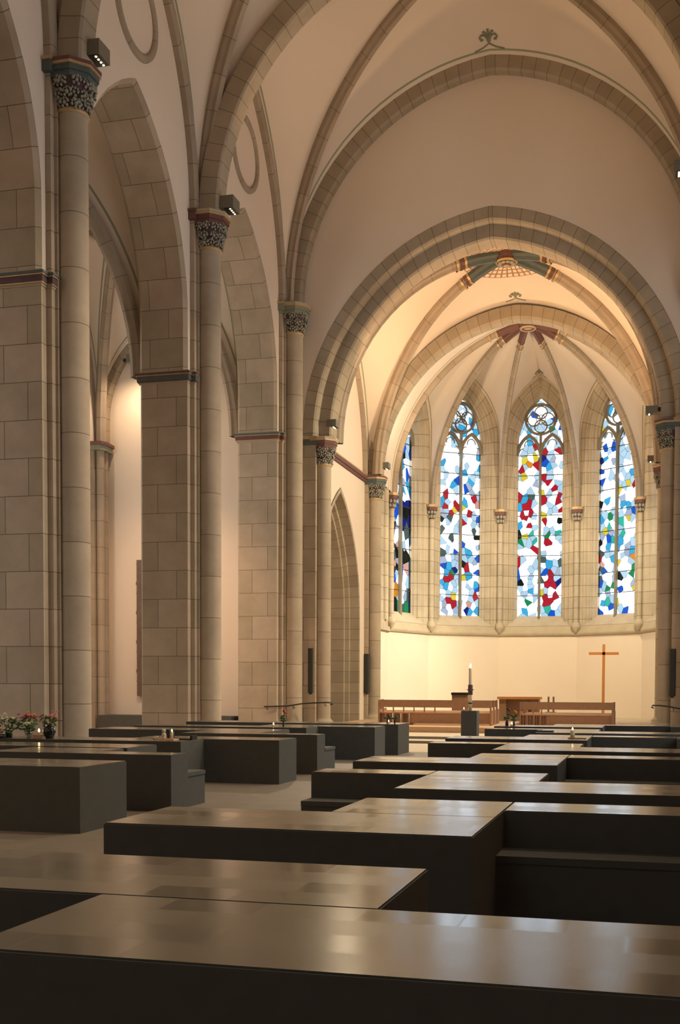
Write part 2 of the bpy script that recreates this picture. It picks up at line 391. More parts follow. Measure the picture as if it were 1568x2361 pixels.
def base(parent, cx, cy, z, r):
    b = MB(); b.lathe(cx, cy, [(r*1.45, z), (r*1.45, z+.08), (r*1.38, z+.10), (r*1.42, z+.14), (r*1.32, z+.19), (r*1.12, z+.21), (r*1.15, z+.25), (r, z+.28)], 24, M['plain']); b.build('base', parent=parent)
def band_prism(mb, poly, z, h, tone, grow=.09):
    """impost moulding around a rectangular poly (x0,x1,y0,y1)"""
    x0, x1, y0, y1 = poly
    for (g, a, b, mm) in ((.02, 0, .14, 'plain'), (.05, .14, .24, 'oxblood' if tone == 'teal' else 'gold'), (.06, .24, .64, tone), (.085, .64, .72, 'gold'), (.10, .72, .9, 'oxblood' if tone == 'teal' else 'teal'), (.06, .9, 1.0, 'plain')):
        mb.box(x0-g, x1+g, y0-g, y1+g, z-h+a*h, z-h+b*h, M[mm])
def nave_pier(label, loc, rz, tone, seed, imp='teal'):
    rng = random.Random(seed); t = thing('nave_pier', label, 'pier', loc, rz)
    c = .07; x0, x1, w = -1.46, 0, .70
    p = MB(); p.prism([(x0, -w+c), (x0+c, -w), (x1, -w), (x1, w), (x0+c, w), (x0, w-c)], 0, ZI-.28, M['ashlar']); p.build('pier_body', parent=t)
    d = MB(); d.box(0, .13, -.50, .50, 0, ZC-.25, M['ashlar']); d.box(.13, .20, -.36, .36, 0, ZC-.25, M['ashlar']); d.build('pilaster', parent=t)
    im = MB(); band_prism(im, (x0, x1, -w, w), ZI, .33, imp); band_prism(im, (-.05, .13, -.5, .5), ZI, .33, imp); im.build('impost_moulding', parent=t)
    cl = MB(); cl.lathe(.38, 0, [(.325, .2), (.325, 14.0)], 32, M['drum']); cl.build('column_shaft', parent=t)
    capital(t, .38, 0, 13.95, 14.58, .325, .56, .34, rng, tone)
    s = MB(); s.box(-.05, .20, -.62, .62, ZC-.28, ZC, M[tone]); s.box(-.05, .23, -.66, .66, ZC-.06, ZC, M['gold' if tone != 'oxblood' else 'oxblood']); s.build('pilaster_capping', parent=t)
    base(t, .38, 0, 0, .325)
    return t
XL = AX-7.26; XR = AX+7.26
nave_pier('massive limestone nave pier with round column at the left edge, nearest the camera', (XL, YS[2], 0), 0, 'teal', 1, 'capback')
nave_pier('middle limestone nave pier on the left, round column topped by a red abacus', (XL, YS[3], 0), 0, 'oxblood', 2, 'teal')
nave_pier('third limestone nave pier on the left, standing against the chancel wall', (XL, YS[4], 0), 0, 'green', 3, 'oxblood')
pr = nave_pier('limestone nave pier against the chancel wall at the right frame edge', (XR, YS[4], 0), PI, 'teal', 4)
for i, (y, lab) in enumerate(((YS[3], 'right-hand nave pier one bay before the chancel wall'), (YS[2], 'right-hand nave pier two bays before the chancel wall'), (YS[1], 'right-hand nave pier three bays before the chancel wall'))):
    q = copy_tree(pr); q.location = (XR, y, 0); q['label'] = lab+', limestone with round column'
q = copy_tree(pr); q.location = (XL, YS[1], 0); q.rotation_euler = (0, 0, 0); q['label'] = 'left-hand limestone nave pier west of the nearest visible one'

# arcades, nave walls -------------------------------------------------------
AA, AH, AST = 3.115, 4.85, 1.45            # arcade arch half span, rise, stilt
names = {(-1, 2): 'left arcade arch between the nearest and the middle pier, broad stone soffit',
         (-1, 3): 'left arcade arch between the middle pier and the chancel wall, broad stone soffit',
         (-1, 1): 'left arcade arch running off the left frame edge before the nearest pier',
         (1, 1): 'right arcade arch farthest from the chancel wall', (1, 2): 'right arcade arch in the middle bay', (1, 3): 'right arcade arch next to the chancel wall'}
def oculus(parent, x, y, sg, blind=True):
    mb = MB(); R = 1.0; n = 40; rows = []; uv = []
    prof = [(.98, .0), (.98, .07), (1.06, .10), (1.16, .07), (1.18, 0)]
    for i in range(n+1):
        a = 2*PI*i/n; rows.append([(x+sg*b, y+r*math.cos(a), 18.5+r*math.sin(a)) for r, b in prof]); uv.append([(j*.1, a*1.1) for j in range(len(prof))])
    mb.grid(rows, uv, M['rib'], True); return mb
for side, sx in ((-1, XL), (1, XR)):
    sg = -side                                    # direction into nave
    w = MB()
    for k in range(1, 4):
        yc = (YS[k]+YS[k+1])/2
        ar = MB()
        prof = [(.10, -sg*0.0), (.0, -sg*.10), (.0, -sg*1.36), (.10, -sg*1.46)]
        # soffit: d along y, lateral = perp of (0,1) = (-1,0)
        prof = [(t, sg*(-b*sg)*1.0) for t, b in prof]
        pr2 = [(.10, 0), (0, sg*.10), (0, sg*1.36), (.10, sg*1.46)]
        arch_sweep(ar, pr2, AA-.06, AH-.05, ZI, AST, (sx, yc), (0, 1), M['soffit'], 14, False)
        tag(ar.build('arcade_arch'), names[(side, k)], 'arch')
        for xx in (sx, sx-sg*1.46):
            pts = arch_pts(AA-.06, AH-.05, ZI, AST, .10, 14); Wd = BAY/2
            for i in range(len(pts)-1):
                (s0, z0), (s1, z1) = pts[i], pts[i+1]; e = -Wd if (s0+s1) < 0 else Wd
                w.face([(xx, yc+s0, z0), (xx, yc+s1, z1), (xx, yc+e, z1), (xx, yc+e, z0)], None, M['plaster'])
            zt = max(p[1] for p in pts); w.face([(xx, yc-Wd, zt), (xx, yc+Wd, zt), (xx, yc+Wd, 25), (xx, yc-Wd, 25)], None, M['plaster'])
    # solid wall west of the arcade
    w.face([(sx, -9, 0), (sx, YS[1]-.6, 0), (sx, YS[1]-.6, 25), (sx, -9, 25)], None, M['plaster'])
    wo = struct(w.build('wall_left' if side < 0 else 'wall_right'))
    for k in range(1, 4):
        yc = (YS[k]+YS[k+1])/2
        oo = oculus(None, sx, yc, sg).build('oculus_moulding', parent=wo)
# west wall, east nave wall
w = MB(); w.face([(-22, -8.9, 0), (11, -8.9, 0), (11, -8.9, 26), (-22, -8.9, 26)], None, M['plaster']); struct(w.build('wall_west'))
YE = 37.62
CA, CH = 5.70, 6.46                        # chancel arch intrados
w = MB()
pts = arch_pts(CA, CH, ZI, 0, .95, 20)
for i in range(len(pts)-1):
    (s0, z0), (s1, z1) = pts[i], pts[i+1]; e = -9 if (s0+s1) < 0 else 9
    w.face([(AX+s0, YE, z0), (AX+s1, YE, z1), (AX+e, YE, z1), (AX+e, YE, z0)], None, M['plaster'])
zt = max(p[1] for p in pts); w.face([(AX-9, YE, zt), (AX+9, YE, zt), (AX+9, YE, 26), (AX-9, YE, 26)], None, M['plaster'])
for sd in (-1, 1):
    w.box(*sorted((AX+sd*6.62, AX+sd*9)), YE, YE+1.2, 0, ZI, M['ashlar'])
struct(w.build('wall_chancel_arch'))
ca = MB()
prof = [(.95, 0), (.93, -.02), (.56, -.02), (.50, .04), (.47, .12), (.45, .32), (.06, .32), (0, .38), (0, 1.15), (.06, 1.2), (.9, 1.2)]
arch_sweep(ca, [(t, b) for t, b in prof], CA, CH, ZI, 0, (AX, YE), (1, 0), M['vouss'], 20)
cao = ca.build('chancel_arch'); tag(cao, 'great pointed stone chancel arch with two stepped orders framing the apse', 'arch')

# responds of the chancel arch and of the apse arch
def respond(label, x, y, r, tone, seed, sgn, ab=.5, pil=True, z0=FLZ):
    t = thing('chancel_column', label, 'column', (x, y, 0), 0 if sgn > 0 else PI); rng = random.Random(seed)
    cl = MB(); cl.lathe(0, 0, [(r, z0+.2), (r, 9.55)], 28, M['drum']); cl.build('column_shaft', parent=t)
    capital(t, 0, 0, 9.5, 10.08, r, ab, .35, rng, tone, 12, 3)
    base(t, 0, 0, z0, r)
    return t
lc = respond('left column carrying the chancel arch, slim loudspeaker mounted beside it', AX-6.0, YE+.42, .285, 'oxblood', 11, 1)
respond('right column carrying the chancel arch, carved leaf capital', AX+6.0, YE+.42, .285, 'teal', 12, -1)
for sd in (-1, 1):
    jb = MB()
    a, b = sorted((AX+sd*6.15, AX+sd*6.62)); jb.box(a, b, YE-.02, YE+.5, 0, ZI-.3, M['ashlar'])
    a, b = sorted((AX+sd*6.1, AX+sd*6.7)); jb.box(a, b, YE+.3, YE+1.2, 0, ZI-.3, M['ashlar'])
    a, b = sorted((AX+sd*6.1, AX+sd*6.66)); jb.box(a, b, YE-.06, YE+1.24, ZI-.3, ZI-.1, M['teal']); jb.box(a, b, YE-.09, YE+1.26, ZI-.1, ZI, M['gold'])
    jb.build('jamb', parent=cao)
Y2 = 45.4
respond('left column carrying the inner apse arch, beside the blind doorway', AX-5.95, Y2, .285, 'teal', 13, 1)
respond('right column carrying the inner apse arch, mostly hidden behind the chancel column', AX+5.95, Y2, .285, 'oxblood', 14, -1)
a2 = MB(); A2A, A2H = 5.62, 6.05
arch_sweep(a2, [(.55, -.38), (.1, -.38), (0, -.3), (0, .3), (.1, .38), (.55, .38)], A2A, A2H, ZI, 0, (AX, Y2), (1, 0), M['vouss'], 20)
a2o = a2.build('apse_arch'); tag(a2o, 'pointed stone arch between chancel vault and apse, topped by a painted finial', 'arch')
for sd in (-1, 1):
    jb = MB()
    a, b = sorted((AX+sd*6.12, AX+sd*6.6)); jb.box(a, b, Y2-.42, Y2+.42, 0, ZI-.3, M['ashlar']); jb.box(a-.04, b+.04, Y2-.46, Y2+.46, ZI-.3, ZI-.08, M['teal']); jb.box(a-.06, b+.06, Y2-.49, Y2+.49, ZI-.08, ZI, M['gold'])
    jb.build('jamb', parent=a2o)

# chancel side walls with blind doorway
DWY, DWA, DWH, DWZ = 41.2, 2.8, 4.6, 4.5
for sd, nm in ((-1, 'wall_chancel_left'), (1, 'wall_chancel_right')):
    x = AX+sd*6.28; w = MB()
    pts = arch_pts(DWA, DWH, DWZ, 0, 0, 14); pts = [(-DWA, 0)]+pts+[(DWA, 0)]
    y0, y1 = YE+1.15, Y2+4
    if sd < 0:
        for i in range(len(pts)-1):
            (s0, z0), (s1, z1) = pts[i], pts[i+1]; e = y0 if (s0+s1) < 0 else y1
            w.face([(x, DWY+s0, z0), (x, DWY+s1, z1), (x, e, z1), (x, e, z0)], None, M['plaster'])
        zt = DWZ+DWH; w.face([(x, y0, zt), (x, y1, zt), (x, y1, 20), (x, y0, 20)], None, M['plaster'])
    else: w.face([(x, y0, 0), (x, y1, 0), (x, y1, 20), (x, y0, 20)], None, M['plaster'])
    # wall rib of the chancel bay
    wo = struct(w.build(nm))
    r = MB(); arch_sweep(r, [(.0, -sd*-.0), (.0, sd*.16), (.22, sd*.16), (.22, 0)], 3.1, 5.4, ZI, 0, (x, 41.55), (0, 1), M['rib'], 12); r.build('wall_rib', parent=wo)
    s = MB()
    a, b = sorted((x, x-sd*.09)); s.box(a, b, YE+1.2, Y2-.4, ZI-.30, ZI-.2, M['oxblood']); a, b = sorted((x, x-sd*.14)); s.box(a, b, YE+1.2, Y2-.4, ZI-.2, ZI-.05, M['oxblood']); s.box(a, b, YE+1.2, Y2-.4, ZI-.05, ZI, M['gold'])
    s.build('string_course', parent=wo)
dw = MB(); x = AX-6.28
prof = [(.16, -.04), (0, -.04), (-.02, .33), (-.10, .36), (-.12, .53), (-.2, .56), (-.22, 1.25)]
arch_sweep(dw, prof, DWA, DWH, DWZ, 0, (x, DWY), (0, 1), M['vouss'], 14, zlow=0)
dw.face([(x-1.25, DWY-3, 0), (x-1.25, DWY+3, 0), (x-1.25, DWY+3, 9.2), (x-1.25, DWY-3, 9.2)], [(0, 0), (6, 0), (6, 9.2), (0, 9.2)], M['ashlar'])
tag(dw.build('blind_doorway'), 'tall pointed stone doorway recessed in the white left chancel wall', 'doorway')

# ------------------------------------------------------------------ vaults
def half_arch(org, d, a, h, z0, stilt, sgn, n=18):
    pts = arch_pts(a, h, z0, stilt, 0, n); L = len(pts)//2
    hf = pts[:L+1]; return [(org[0]+sgn*-p[0]*d[0]*-1*1 if False else org[0]+(-sgn*p[0])*d[0]*(1), org[1]+(-sgn*p[0])*d[1], p[1]) for p in hf]
# half_arch(sgn=+1): foot at +d side
def bay_vault(name_web, cx, y0, y1, hx, hub, zs, tAA, wA, mat, ribn, riblabel, diag_in=.28, bulge=.25, hubcol=None, wallx=None):
    """tA = (a,h,stilt) for the cross arches, wA = (a,h,stilt) for the wall arches"""
    yc = (y0+y1)/2; mb = MB()
    ribs = thing('vault_ribs', riblabel, 'vault ribs', (cx, yc, hub)) if riblabel else None
    for sx in (-1, 1):
        for sy, yy in ((-1, y0), (1, y1)):
            tA = tAA[0 if sy < 0 else 1] if isinstance(tAA, list) else tAA
            foot = (cx+sx*(hx-diag_in), yy-sy*diag_in*.9)
            D = quarter(foot, (cx, yc), zs, hub, 18)
            A = half_arch((cx, yy), (1, 0), tA[0], tA[1], zs, tA[2], sx)
            web(mb, A, D, 20, 10, mat, bulge)
            B = half_arch((cx+sx*hx, yc), (0, 1), wA[0], wA[1], zs, wA[2], sy)
            web(mb, B, D, 20, 10, mat, bulge)
            if ribs:
                r = MB(); d = Vector((cx-foot[0], yc-foot[1], 0)).normalized(); sd = (-d.y, d.x)
                curve_sweep(r, D, RIBP, sd, M['rib']); ro = r.build('diagonal_rib'); ro.parent = ribs; ro.matrix_parent_inverse = Matrix.Translation((-cx, -yc, -hub))
                if hubcol:
                    c = MB(); P2 = [p for p in resamp(D, 60)]; e = P2[50:60]
                    big = [(t*1.12 if t < 0 else t, b*1.15) for t, b in RIBP]
                    curve_sweep(c, e, big, sd, M[hubcol]); co = c.build('painted_rib_end', parent=ro)
                    c = MB()
                    for q in (48, 50): curve_sweep(c, resamp(P2[q:q+2], 2)[:2], [(t*1.2 if t < 0 else t, b*1.25) for t, b in RIBP], sd, M['gold'])
                    curve_sweep(c, P2[49:51], [(t*1.16 if t < 0 else t, b*1.2) for t, b in RIBP], sd, M['oxblood'])
                    c.build('gilt_band', parent=ro)
    if ribs:
        b = MB(); b.lathe(0, 0, [(0, -.48), (.2, -.46), (.34, -.40), (.40, -.3), (.40, .05)], 20, M['oxblood' if hubcol else 'rib'])
        bo = b.build('boss', parent=ribs)
        if hubcol:
            f = MB()
            for i in range(10): f.ball((.26*math.cos(i*PI/5), .26*math.sin(i*PI/5), -.44), .09, M['foliage'], (1, 1, .6), 5)
            f.ball((0, 0, -.5), .11, M['gold'], (1, 1, .5), 6); f.build('carved_flower', parent=bo)
            g = MB(); g.lathe(0, 0, [(.36, -.42), (.42, -.40), (.42, -.34), (.37, -.33)], 24, M['gold']); g.build('gilt_ring', parent=bo)
    return struct(mb.build(name_web))
NT0 = (7.02, 7.16, 0); NT = (7.10, 7.74, 0); NW = (3.50, 6.45, 0)
labels = {3: 'stone cross ribs of the nave vault bay nearest the chancel wall', 2: 'stone cross ribs of the nave vault bay before the middle piers', 1: 'stone cross ribs of the nave vault bay above the left frame edge'}
NAVEWEB = []
for k in range(-2, 4):
    y0 = YS[1]+(k-1)*BAY
    NW_ = bay_vault('ceiling', AX, y0, y0+BAY, 7.16, 24.0, ZC, [NT0, NT if k == 3 else NT0], NW, M['web'], 4, labels.get(k), .0, .3)
    if k == 3: NAVEWEB.append(NW_)
# transverse arches and wall ribs
tl = {1: 'square-edged stone arch spanning the nave at the nearest left pier', 2: None}
def trans(y, lab):
    t = MB(); arch_sweep(t, [(.55, -.32), (.05, -.32), (0, -.27), (0, .27), (.05, .32), (.55, .32)], 6.52, 6.66, ZC, 0, (AX, y), (1, 0), M['vouss'], 20)
    tag(t.build('transverse_arch'), lab, 'arch')
trans(YS[3], 'stone arch spanning the nave from the middle left pier, cut by the top frame edge')
trans(YS[2], 'stone arch spanning the nave from the nearest left pier, mostly above the frame')
trans(YS[1], 'stone arch spanning the nave one bay behind the nearest visible pier')
t = MB(); arch_sweep(t, [(.72, -.30), (.64, -.34), (.08, -.34), (0, -.28), (0, .1)], 6.60, 7.26, ZC, 0, (AX, YE), (1, 0), M['vouss'], 22)
tag(t.build('wall_arch'), 'broad pointed stone arch on the wall above the chancel arch, painted finial at its tip', 'arch')
for side, sx in ((-1, XL), (1, XR)):
    sg = -side
    for k in range(1, 4):
        yc = (YS[k]+YS[k+1])/2; t = MB()
        arch_sweep(t, [(.26, -sg*-.02), (.26, -sg*.20), (.04, -sg*.20), (0, -sg*.16), (0, 0)], 3.28, 6.15, ZC, 0, (sx, yc), (0, 1), M['rib'], 14)
        lab = {(-1, 3): 'stone wall rib around the second round moulding on the left nave wall', (-1, 2): 'stone wall rib around the nearest round moulding on the left nave wall', (-1, 1): 'stone wall rib on the left nave wall at the top left corner',
               (1, 1): 'stone wall rib on the right nave wall, farthest from the chancel', (1, 2): 'stone wall rib on the right nave wall, middle bay', (1, 3): 'stone wall rib on the right nave wall beside the chancel wall'}[(side, k)]
        tag(t.build('wall_rib'), lab, 'rib')
# chancel vault
CHWEB = bay_vault('ceiling', AX, YE+.8, Y2, 6.25, 17.95, ZI, (6.05, 6.6, 0), (3.3, 5.7, 0), M['webhub'], 4, 'painted cross ribs of the chancel vault meeting at a carved red boss', .45, .15, 'teal')

# ------------------------------------------------------------------ apse
YC, RR = 49.2, 6.1; HZ = 17.85
Vt = [(AX+RR*math.cos(PI-k*PI/5), YC+RR*math.sin(PI-k*PI/5)) for k in range(6)]
hubp = (AX, YC+.25)
GA, GH, GZS, SILL = 1.13, 2.33, 13.7, 5.15
cw = MB(); ap = MB()
SEG = []
for k in range(5):
    p, q = Vt[k], Vt[k+1]; mx, my = (p[0]+q[0])/2, (p[1]+q[1])/2
    d = ((q[0]-p[0])/math.dist(p, q), (q[1]-p[1])/math.dist(p, q)); out = (-d[1], d[0])
    if (mx-AX)*out[0]+(my-YC)*out[1] < 0: out = (d[1], -d[0])
    SEG.append(((mx, my), d, out, math.dist(p, q)/2))
def Pw(seg, s, b, z): (m0, d, o, hw) = seg; return (m0[0]+d[0]*s+o[0]*b, m0[1]+d[1]*s+o[1]*b, z)
# lower apse wall (white plaster), drip string and sloping sills
low = MB(); stc = MB(); FB = .18     # face offset outward from the shaft ring
for sg_ in SEG:
    hw = sg_[3]+.06
    low.face([Pw(sg_, -hw, FB, 0), Pw(sg_, hw, FB, 0), Pw(sg_, hw, FB, 4.3), Pw(sg_, -hw, FB, 4.3)], None, M['plaster'])
    for (b0, z0, b1, z1, mm) in ((FB, 4.12, FB-.10, 4.16, 'plain'), (FB-.10, 4.16, FB-.14, 4.24, 'plain'), (FB-.14, 4.24, FB-.14, 4.30, 'plain'), (FB-.14, 4.30, FB-.02, 4.62, 'plain'), (FB-.02, 4.62, FB+.55, 5.16, 'apsestone')):
        stc.face([Pw(sg_, -hw, b0, z0), Pw(sg_, hw, b0, z0), Pw(sg_, hw, b1, z1), Pw(sg_, -hw, b1, z1)], [(0, 0), (3, 0), (3, .3), (0, .3)], M[mm])
for sx in (-1, 1):   # the string course and stone facing carry on along the short straight walls
    a, b = sorted((AX+sx*6.14, AX+sx*6.6)); stc.box(a, b, Y2+.3, YC+.12, 4.14, 4.34, M['plain'])
    a, b = sorted((AX+sx*6.20, AX+sx*6.6)); stc.box(a, b, Y2+.3, YC+.12, 4.34, 4.62, M['plain'])
    a, b = sorted((AX+sx*6.24, AX+sx*6.6)); stc.box(a, b, Y2+.3, YC+.10, 4.62, 11.5, M['apsestone'])
    stc.lathe(AX+sx*6.2, YC-.75, [(.14, 4.62), (.14, 11.5)], 14, M['apsestone'])
lo = struct(low.build('wall_apse')); stc.build('sill_string_course', parent=lo)

# colours of the glass
WS = 6.0
def disp(r, g, b): return tuple((c/255)**2.2/WS for c in (r, g, b))
CC = dict(w=(.62, .64, .66), L=disp(206, 236, 252), C=disp(70, 185, 235), B=disp(32, 95, 215), D=disp(20, 40, 130), R=disp(205, 36, 52), Y=disp(252, 222, 70), O=disp(248, 150, 40), G=disp(30, 150, 85), T=disp(60, 200, 170), K=disp(24, 34, 30), E=disp(86, 104, 94), P=disp(240, 175, 155), A=disp(196, 202, 222))
def parse(txt, x0, x1, y0, y1):
    out = []
    for tkn in txt.split():
        a, b, c = tkn.split(','); out.append(((float(a)-x0)/(x1-x0), (y0-float(b))/(y0-y1), c))
    return out
G3 = parse("200,2110,C 150,2050,w 230,2045,G 400,2090,T 450,2150,B 180,2165,L 330,2165,w 270,2120,w 395,2055,R 480,2040,w 385,1990,R 465,1990,R 425,2022,R 427,1935,w 398,1880,R 448,1880,R 425,1790,R 425,1840,R 375,1780,B 350,1710,w 490,1860,D 485,1770,A 140,1800,B 140,1650,R 220,1780,w 250,1850,L 170,1870,K 340,1850,E 200,1910,w 260,1930,C 350,1950,Y 130,1950,w 300,1990,L 350,1660,E 505,1680,E 440,1600,w 230,1620,w 290,1560,R 285,1490,T 200,1450,Y 165,1500,G 140,1430,K 260,1420,T 400,1435,G 480,1420,T 400,1500,R 350,1560,w 500,1540,w 150,1340,C 240,1352,R 230,1300,w 365,1310,R 440,1310,w 512,1310,K 475,1380,w 210,1240,w 178,1255,R 245,1250,R 208,1185,R 210,1285,R 360,1262,Y 415,1230,L 490,1145,R 515,1210,R 140,1200,C 150,1080,R 250,1095,E 240,1140,R 350,1120,R 345,1050,Y 430,1130,w 300,1200,w 355,920,R 405,960,R 450,1020,R 490,1090,R 480,930,w 210,980,w 280,1020,w 180,900,Y 168,850,R 225,800,O 190,765,Y 285,740,Y 300,820,R 360,690,R 490,700,R 360,800,B 400,840,C 340,760,D 470,780,w 220,860,w 140,760,w 380,1040,w 230,600,C 240,670,L 290,635,R 165,640,w 430,600,w 400,650,w 155,510,L 500,490,B 220,400,w 445,410,B 330,300,w 390,310,L 330,495,L 330,390,w 275,360,B 390,440,L 430,490,G 230,500,C 270,480,L 460,350,w 330,225,w 430,300,L 235,300,L", 125, 530, 2170, 205)
G2 = parse("650,2160,A 680,2060,R 720,2010,Y 625,1900,C 655,1870,R 700,1830,R 700,1940,w 630,2000,w 720,2095,R 700,2170,w 860,2160,C 910,2140,C 825,2140,D 850,2080,P 905,2010,R 925,1950,B 860,1900,w 800,1850,Y 800,1960,w 920,1800,B 900,1750,w 835,1760,R 795,1710,K 920,1670,B 870,1680,L 680,1750,C 640,1740,B 725,1730,L 680,1670,w 620,1800,w 710,1812,G 730,1780,D 630,1620,E 700,1610,w 640,1580,w 735,1620,B 790,1550,B 830,1600,C 870,1530,w 925,1570,L 915,1480,K 890,1430,E 920,1400,w 650,1500,w 700,1510,E 620,1410,E 640,1370,w 670,1410,w 615,1335,K 720,1340,w 740,1410,L 690,1320,E 800,1350,R 845,1400,w 930,1320,B 850,1330,w 740,1210,R 655,1220,R 650,1120,R 690,1130,w 720,1245,Y 620,1150,C 700,1268,R 850,1160,w 880,1130,R 925,1190,P 850,1275,R 795,1220,Y 620,1050,w 740,970,B 715,1020,C 815,1050,B 860,990,C 900,1040,w 920,920,L 930,850,C 700,900,w 850,880,w 930,760,C 780,760,L 660,650,w 860,640,w 700,770,w 870,760,w 650,860,w 620,950,w 690,960,w 780,500,C 740,400,w 860,380,w 780,300,w 870,300,L 930,500,L 680,460,G 860,475,B 700,360,L 780,370,w 890,420,L 820,440,w 650,540,w 850,560,w", 595, 945, 2195, 215)
G4 = parse("985,2125,B 900,2155,B 915,2085,C 960,2075,T 920,2025,w 990,2160,w 1100,2090,w 1110,2165,B 1150,2030,w 1040,2080,Y 960,1960,G 1005,1940,G 900,1915,B 885,1870,E 980,1880,w 930,1800,B 980,1830,w 1065,1870,K 1160,1850,G 1165,1790,G 1065,1970,B 1120,1930,w 1180,1960,Y 1170,1700,O 1090,1720,w 1090,1800,w 1042,1740,Y 910,1745,P 885,1700,R 1000,1690,C 955,1720,w 900,1785,E 900,1645,E 910,1610,w 1000,1610,w 960,1540,B 1005,1540,T 890,1550,K 1110,1650,A 1060,1560,C 1085,1500,T 1110,1560,w 1160,1500,w 1165,1580,L 930,1450,Y 965,1425,T 905,1360,C 980,1340,G 940,1400,w 1005,1440,w 1120,1375,Y 1120,1330,A 1090,1290,w 1175,1300,B 1155,1390,L 1070,1400,T 890,1230,K 940,1150,w 985,1230,w 1080,1190,A 1130,1130,w 1172,1090,R 1180,1030,O 1120,1080,Y 1175,970,O 1050,1120,Y 900,1035,B 895,985,w 895,945,B 905,905,w 890,860,D 930,840,C 960,890,w 900,780,w 925,755,B 990,750,B 960,790,L 960,690,w 1000,830,w 1175,900,C 1160,850,w 1100,900,w 1100,750,w 1150,655,L 1120,600,w 960,580,w 885,580,Y 905,460,Y 970,350,w 1045,430,L 970,260,B 965,440,C 880,700,Y 1090,350,w 1100,450,w 1060,1010,w", 870, 1195, 2185, 240)
rg = random.Random(5)
def rnd(n, pal, rg=rg): return [(rg.random(), rg.random(), rg.choice(pal)) for _ in range(n)]
for g_ in (G2, G3, G4):
    own = list(g_)
    for p_ in rnd(700, 'wwwwwwwwwLLLLLAC'):
        if all(math.hypot((p_[0]-q_[0])*2.3, (p_[1]-q_[1])*10.9) > (.17 if q_ in own else .24) for q_ in g_): g_.append(p_)
G1 = rnd(150, 'wwwAALLDBBEKKCP')+[(.2, .03, 'G'), (.5, .03, 'G'), (.8, .03, 'G'), (.4, .1, 'O')]
G5 = rnd(150, 'wwwwALCBGRYw')
def clip(poly, a, b, c):   # keep a*x+b*y<=c
    out = []
    for i in range(len(poly)):
        p, q = poly[i], poly[(i+1) % len(poly)]; fp = a*p[0]+b*p[1]-c; fq = a*q[0]+b*q[1]-c
        if fp <= 0: out.append(p)
        if fp*fq < 0: t = fp/(fp-fq); out.append((p[0]+(q[0]-p[0])*t, p[1]+(q[1]-p[1])*t))
    return out
def glass_mesh(seg, seeds, b):
    W_, Z0, Z1 = 1.17, SILL-.02, 16.08
    S = [(-W_+2*W_*u, Z0+(Z1-Z0)*v, c) for u, v, c in seeds]
    r2 = random.Random(len(seeds))
    mb = MB(); SY = .62                    # anisotropy: keep cells slightly tall
    for i, (x, z, c) in enumerate(S):
        poly = [(-W_, Z0), (W_, Z0), (W_, Z1), (-W_, Z1)]
        for j, (x2, z2, c2) in enumerate(S):
            if i == j: continue
            a, bb = x2-x, (z2-z)*SY; cc = (x2*x2-x*x)/2+SY*(z2*z2-z*z)/2
            poly = clip(poly, a, bb, cc)
            if len(poly) < 3: break
        if len(poly) < 3: continue
        base_ = CC[c]; mu = r2.uniform(.85, 1.0)
        gx = sum(p[0] for p in poly)/len(poly); gz = sum(p[1] for p in poly)/len(poly)
        inn = []
        for p in poly:
            L_ = math.hypot(p[0]-gx, p[1]-gz)+1e-6; f_ = max(.3, 1-.009/L_); inn.append((gx+(p[0]-gx)*f_, gz+(p[1]-gz)*f_))
        mb.face([Pw(seg, p[0], b, p[1]) for p in inn], None, M['glass'], tint=tuple(v*mu for v in base_))
        for q in range(len(poly)):
            q2 = (q+1) % len(poly); mb.face([Pw(seg, p[0], b, p[1]) for p in (poly[q], poly[q2], inn[q2], inn[q])], None, M['glass'], tint=(.006, .006, .008))
    return mb
portals = []
